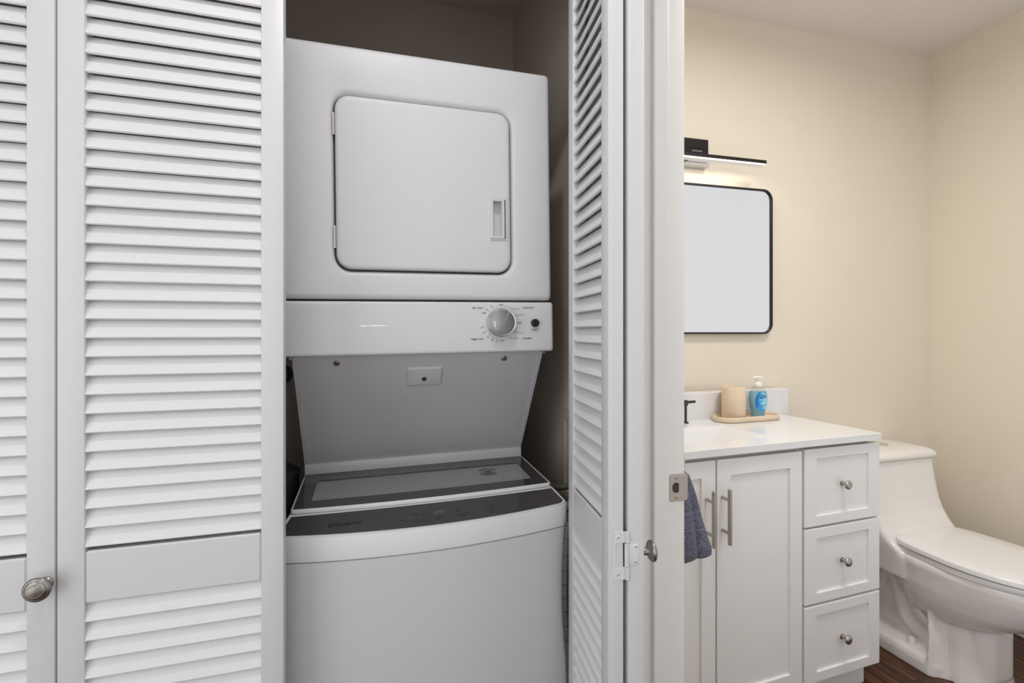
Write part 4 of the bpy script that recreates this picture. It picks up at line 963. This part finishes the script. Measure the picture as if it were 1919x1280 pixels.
# bowl
loft(bm, [egg(0.112, 0.27, 0.480, 0.190), egg(0.138, 0.25, 0.515, 0.205), egg(0.156, 0.235, 0.565, 0.232), egg(0.168, 0.22, 0.612, 0.268), egg(0.177, 0.20, 0.655, 0.310), egg(0.182, 0.19, 0.690, 0.350), egg(0.187, 0.18, 0.700, 0.378), egg(0.185, 0.18, 0.698, 0.392), egg(0.178, 0.19, 0.690, 0.400)])
# front pedestal column
def col(hwb, hwf, v0, v1, z, r=0.04):
    pts = [(hwb, v0), (hwb, v0 + 0.01)]
    for k in range(9): a = R(90 * k / 8); pts.append((hwf - r + r * math.cos(a) , v1 - r + r * math.sin(a)))
    for k in range(9): a = R(90 * k / 8); pts.append((-(hwf - r) - r * math.sin(a), v1 - r + r * math.cos(a)))
    pts += [(-hwb, v0 + 0.01), (-hwb, v0)]
    return [(x, y, z) for x, y in pts]
loft(bm, [col(0.170, 0.122, 0.370, 0.500, 0.0, 0.085), col(0.167, 0.118, 0.370, 0.492, 0.05, 0.085), col(0.160, 0.112, 0.37, 0.482, 0.12, 0.08), col(0.154, 0.107, 0.365, 0.474, 0.19, 0.08), col(0.156, 0.107, 0.36, 0.474, 0.30, 0.08)])
# base plate
def plate(hw, v0, v1, z): return [(x, y, z) for x, y in rr(0, (v0 + v1) / 2, hw, (v1 - v0) / 2, 0.05, 6)]
loft(bm, [plate(0.170, 0.03, 0.405, 0.0), plate(0.170, 0.03, 0.405, 0.035), plate(0.164, 0.035, 0.40, 0.050), plate(0.150, 0.045, 0.40, 0.060), plate(0.115, 0.05, 0.40, 0.066)])
# recessed side body with the trapway pipe bulging out
loft(bm, [plate(0.085, 0.02, 0.50, 0.03), plate(0.085, 0.02, 0.50, 0.36)])
for sx in (-1, 1):
    tube(bm, spline([(sx * 0.085, 0.235, 0.33), (sx * 0.088, 0.262, 0.24), (sx * 0.088, 0.305, 0.165), (sx * 0.086, 0.37, 0.12)], 6), 0.019, 12)
    tube(bm, spline([(sx * 0.086, v_, z_) for v_, z_ in ((.10, .04), (.125, .14), (.160, .225), (.188, .262), (.214, .236), (.228, .17), (.25, .115), (.30, .088), (.37, .07))], 6), 0.0175, 12)
# tank flowing down into the bowl: sections in plan
def tank(hw, v1, z, v0=0.0, r=0.03, dish=0.0):
    pts = rr(0, (v0 + v1) / 2, hw, (v1 - v0) / 2, r, 6); out = []
    for x, y in pts: out.append((x, y, z))
    return out
loft(bm, [tank(0.175, 0.32, 0.30, 0.02), tank(0.183, 0.33, 0.375, 0.0), tank(0.186, 0.305, 0.400), tank(0.188, 0.268, 0.425), tank(0.190, 0.240, 0.455), tank(0.192, 0.215, 0.495), tank(0.194, 0.198, 0.54), tank(0.196, 0.185, 0.60), tank(0.198, 0.176, 0.65), tank(0.199, 0.172, 0.688)])
bod = obj('body', bm, M['porcelain'], toi, True, 180)
rmod = bod.modifiers.new('remesh', 'REMESH'); rmod.mode = 'VOXEL'; rmod.voxel_size = 0.0042; rmod.use_smooth_shade = True
sm = bod.modifiers.new('smooth', 'SMOOTH'); sm.factor = 0.6; sm.iterations = 7
bm = bmesh.new(); tl = lambda hw, v1, z, r=0.03: tank(hw, v1, z, -0.002, r)
loft(bm, [tl(0.196, 0.172, 0.6895), tl(0.203, 0.181, 0.6905), tl(0.2055, 0.1845, 0.696), tl(0.2055, 0.1845, 0.704), tl(0.203, 0.181, 0.712), tl(0.195, 0.172, 0.7195), tl(0.178, 0.155, 0.7260), tl(0.145, 0.13, 0.7305), tl(0.09, 0.10, 0.7325, 0.02)])
tlid = obj('tank_lid', bm, M['porcelain'], toi, True, 75)
bm = bmesh.new(); lathe(bm, [(0.030, 0.731), (0.030, 0.7355), (0.027, 0.737), (0.0262, 0.7358), (0.0255, 0.737), (0.001, 0.737)], 40, 'Z', (-0.0, 0.088, 0)); bx(bm, -0.0005, 0.0005, 0.062, 0.114, 0.7365, 0.7373); obj('flush_button', bm, M['chrome'], tlid, True, 35)
def sl_(hw, v0, v1, z):
    vm = v0 + (v1 - v0) * 0.42
    return [(x * (1 - 0.10 * max(0.0, (vm - y) / (vm - v0)) ** 1.6), y, zz_) for x, y, zz_ in egg(hw * 1.018, v0, v1, z, 72, 0.27)]
bm = bmesh.new(); loft(bm, [sl_(0.182, 0.262, 0.692, 0.400), sl_(0.182, 0.258, 0.698, 0.402), sl_(0.183, 0.257, 0.699, 0.414), sl_(0.184, 0.258, 0.697, 0.4170)]); obj('seat', bm, M['seat'], toi, True, 50)
bm = bmesh.new(); loft(bm, [sl_(0.183, 0.250, 0.702, 0.4198), sl_(0.1855, 0.247, 0.705, 0.4215), sl_(0.1855, 0.247, 0.705, 0.434), sl_(0.1845, 0.248, 0.704, 0.4370), sl_(0.182, 0.251, 0.701, 0.4392), sl_(0.178, 0.258, 0.692, 0.4405), sl_(0.10, 0.33, 0.60, 0.4412)]); obj('seat_lid', bm, M['seat'], toi, True, 50)
for sx in (-1, 1):
    bm = bmesh.new(); bx(bm, sx * 0.075 - 0.018, sx * 0.075 + 0.018, 0.236, 0.262, 0.398, 0.428, bev=0.004); obj('seat_hinge', bm, M['seat'], toi, True)
    bm = bmesh.new(); lathe(bm, [(0.016, 0.050), (0.0155, 0.060), (0.012, 0.078), (0.009, 0.083), (0.001, 0.085)], 24, 'Z', (sx * 0.130, 0.300, 0)); obj('bolt_cap', bm, M['porcelain'], toi, True)
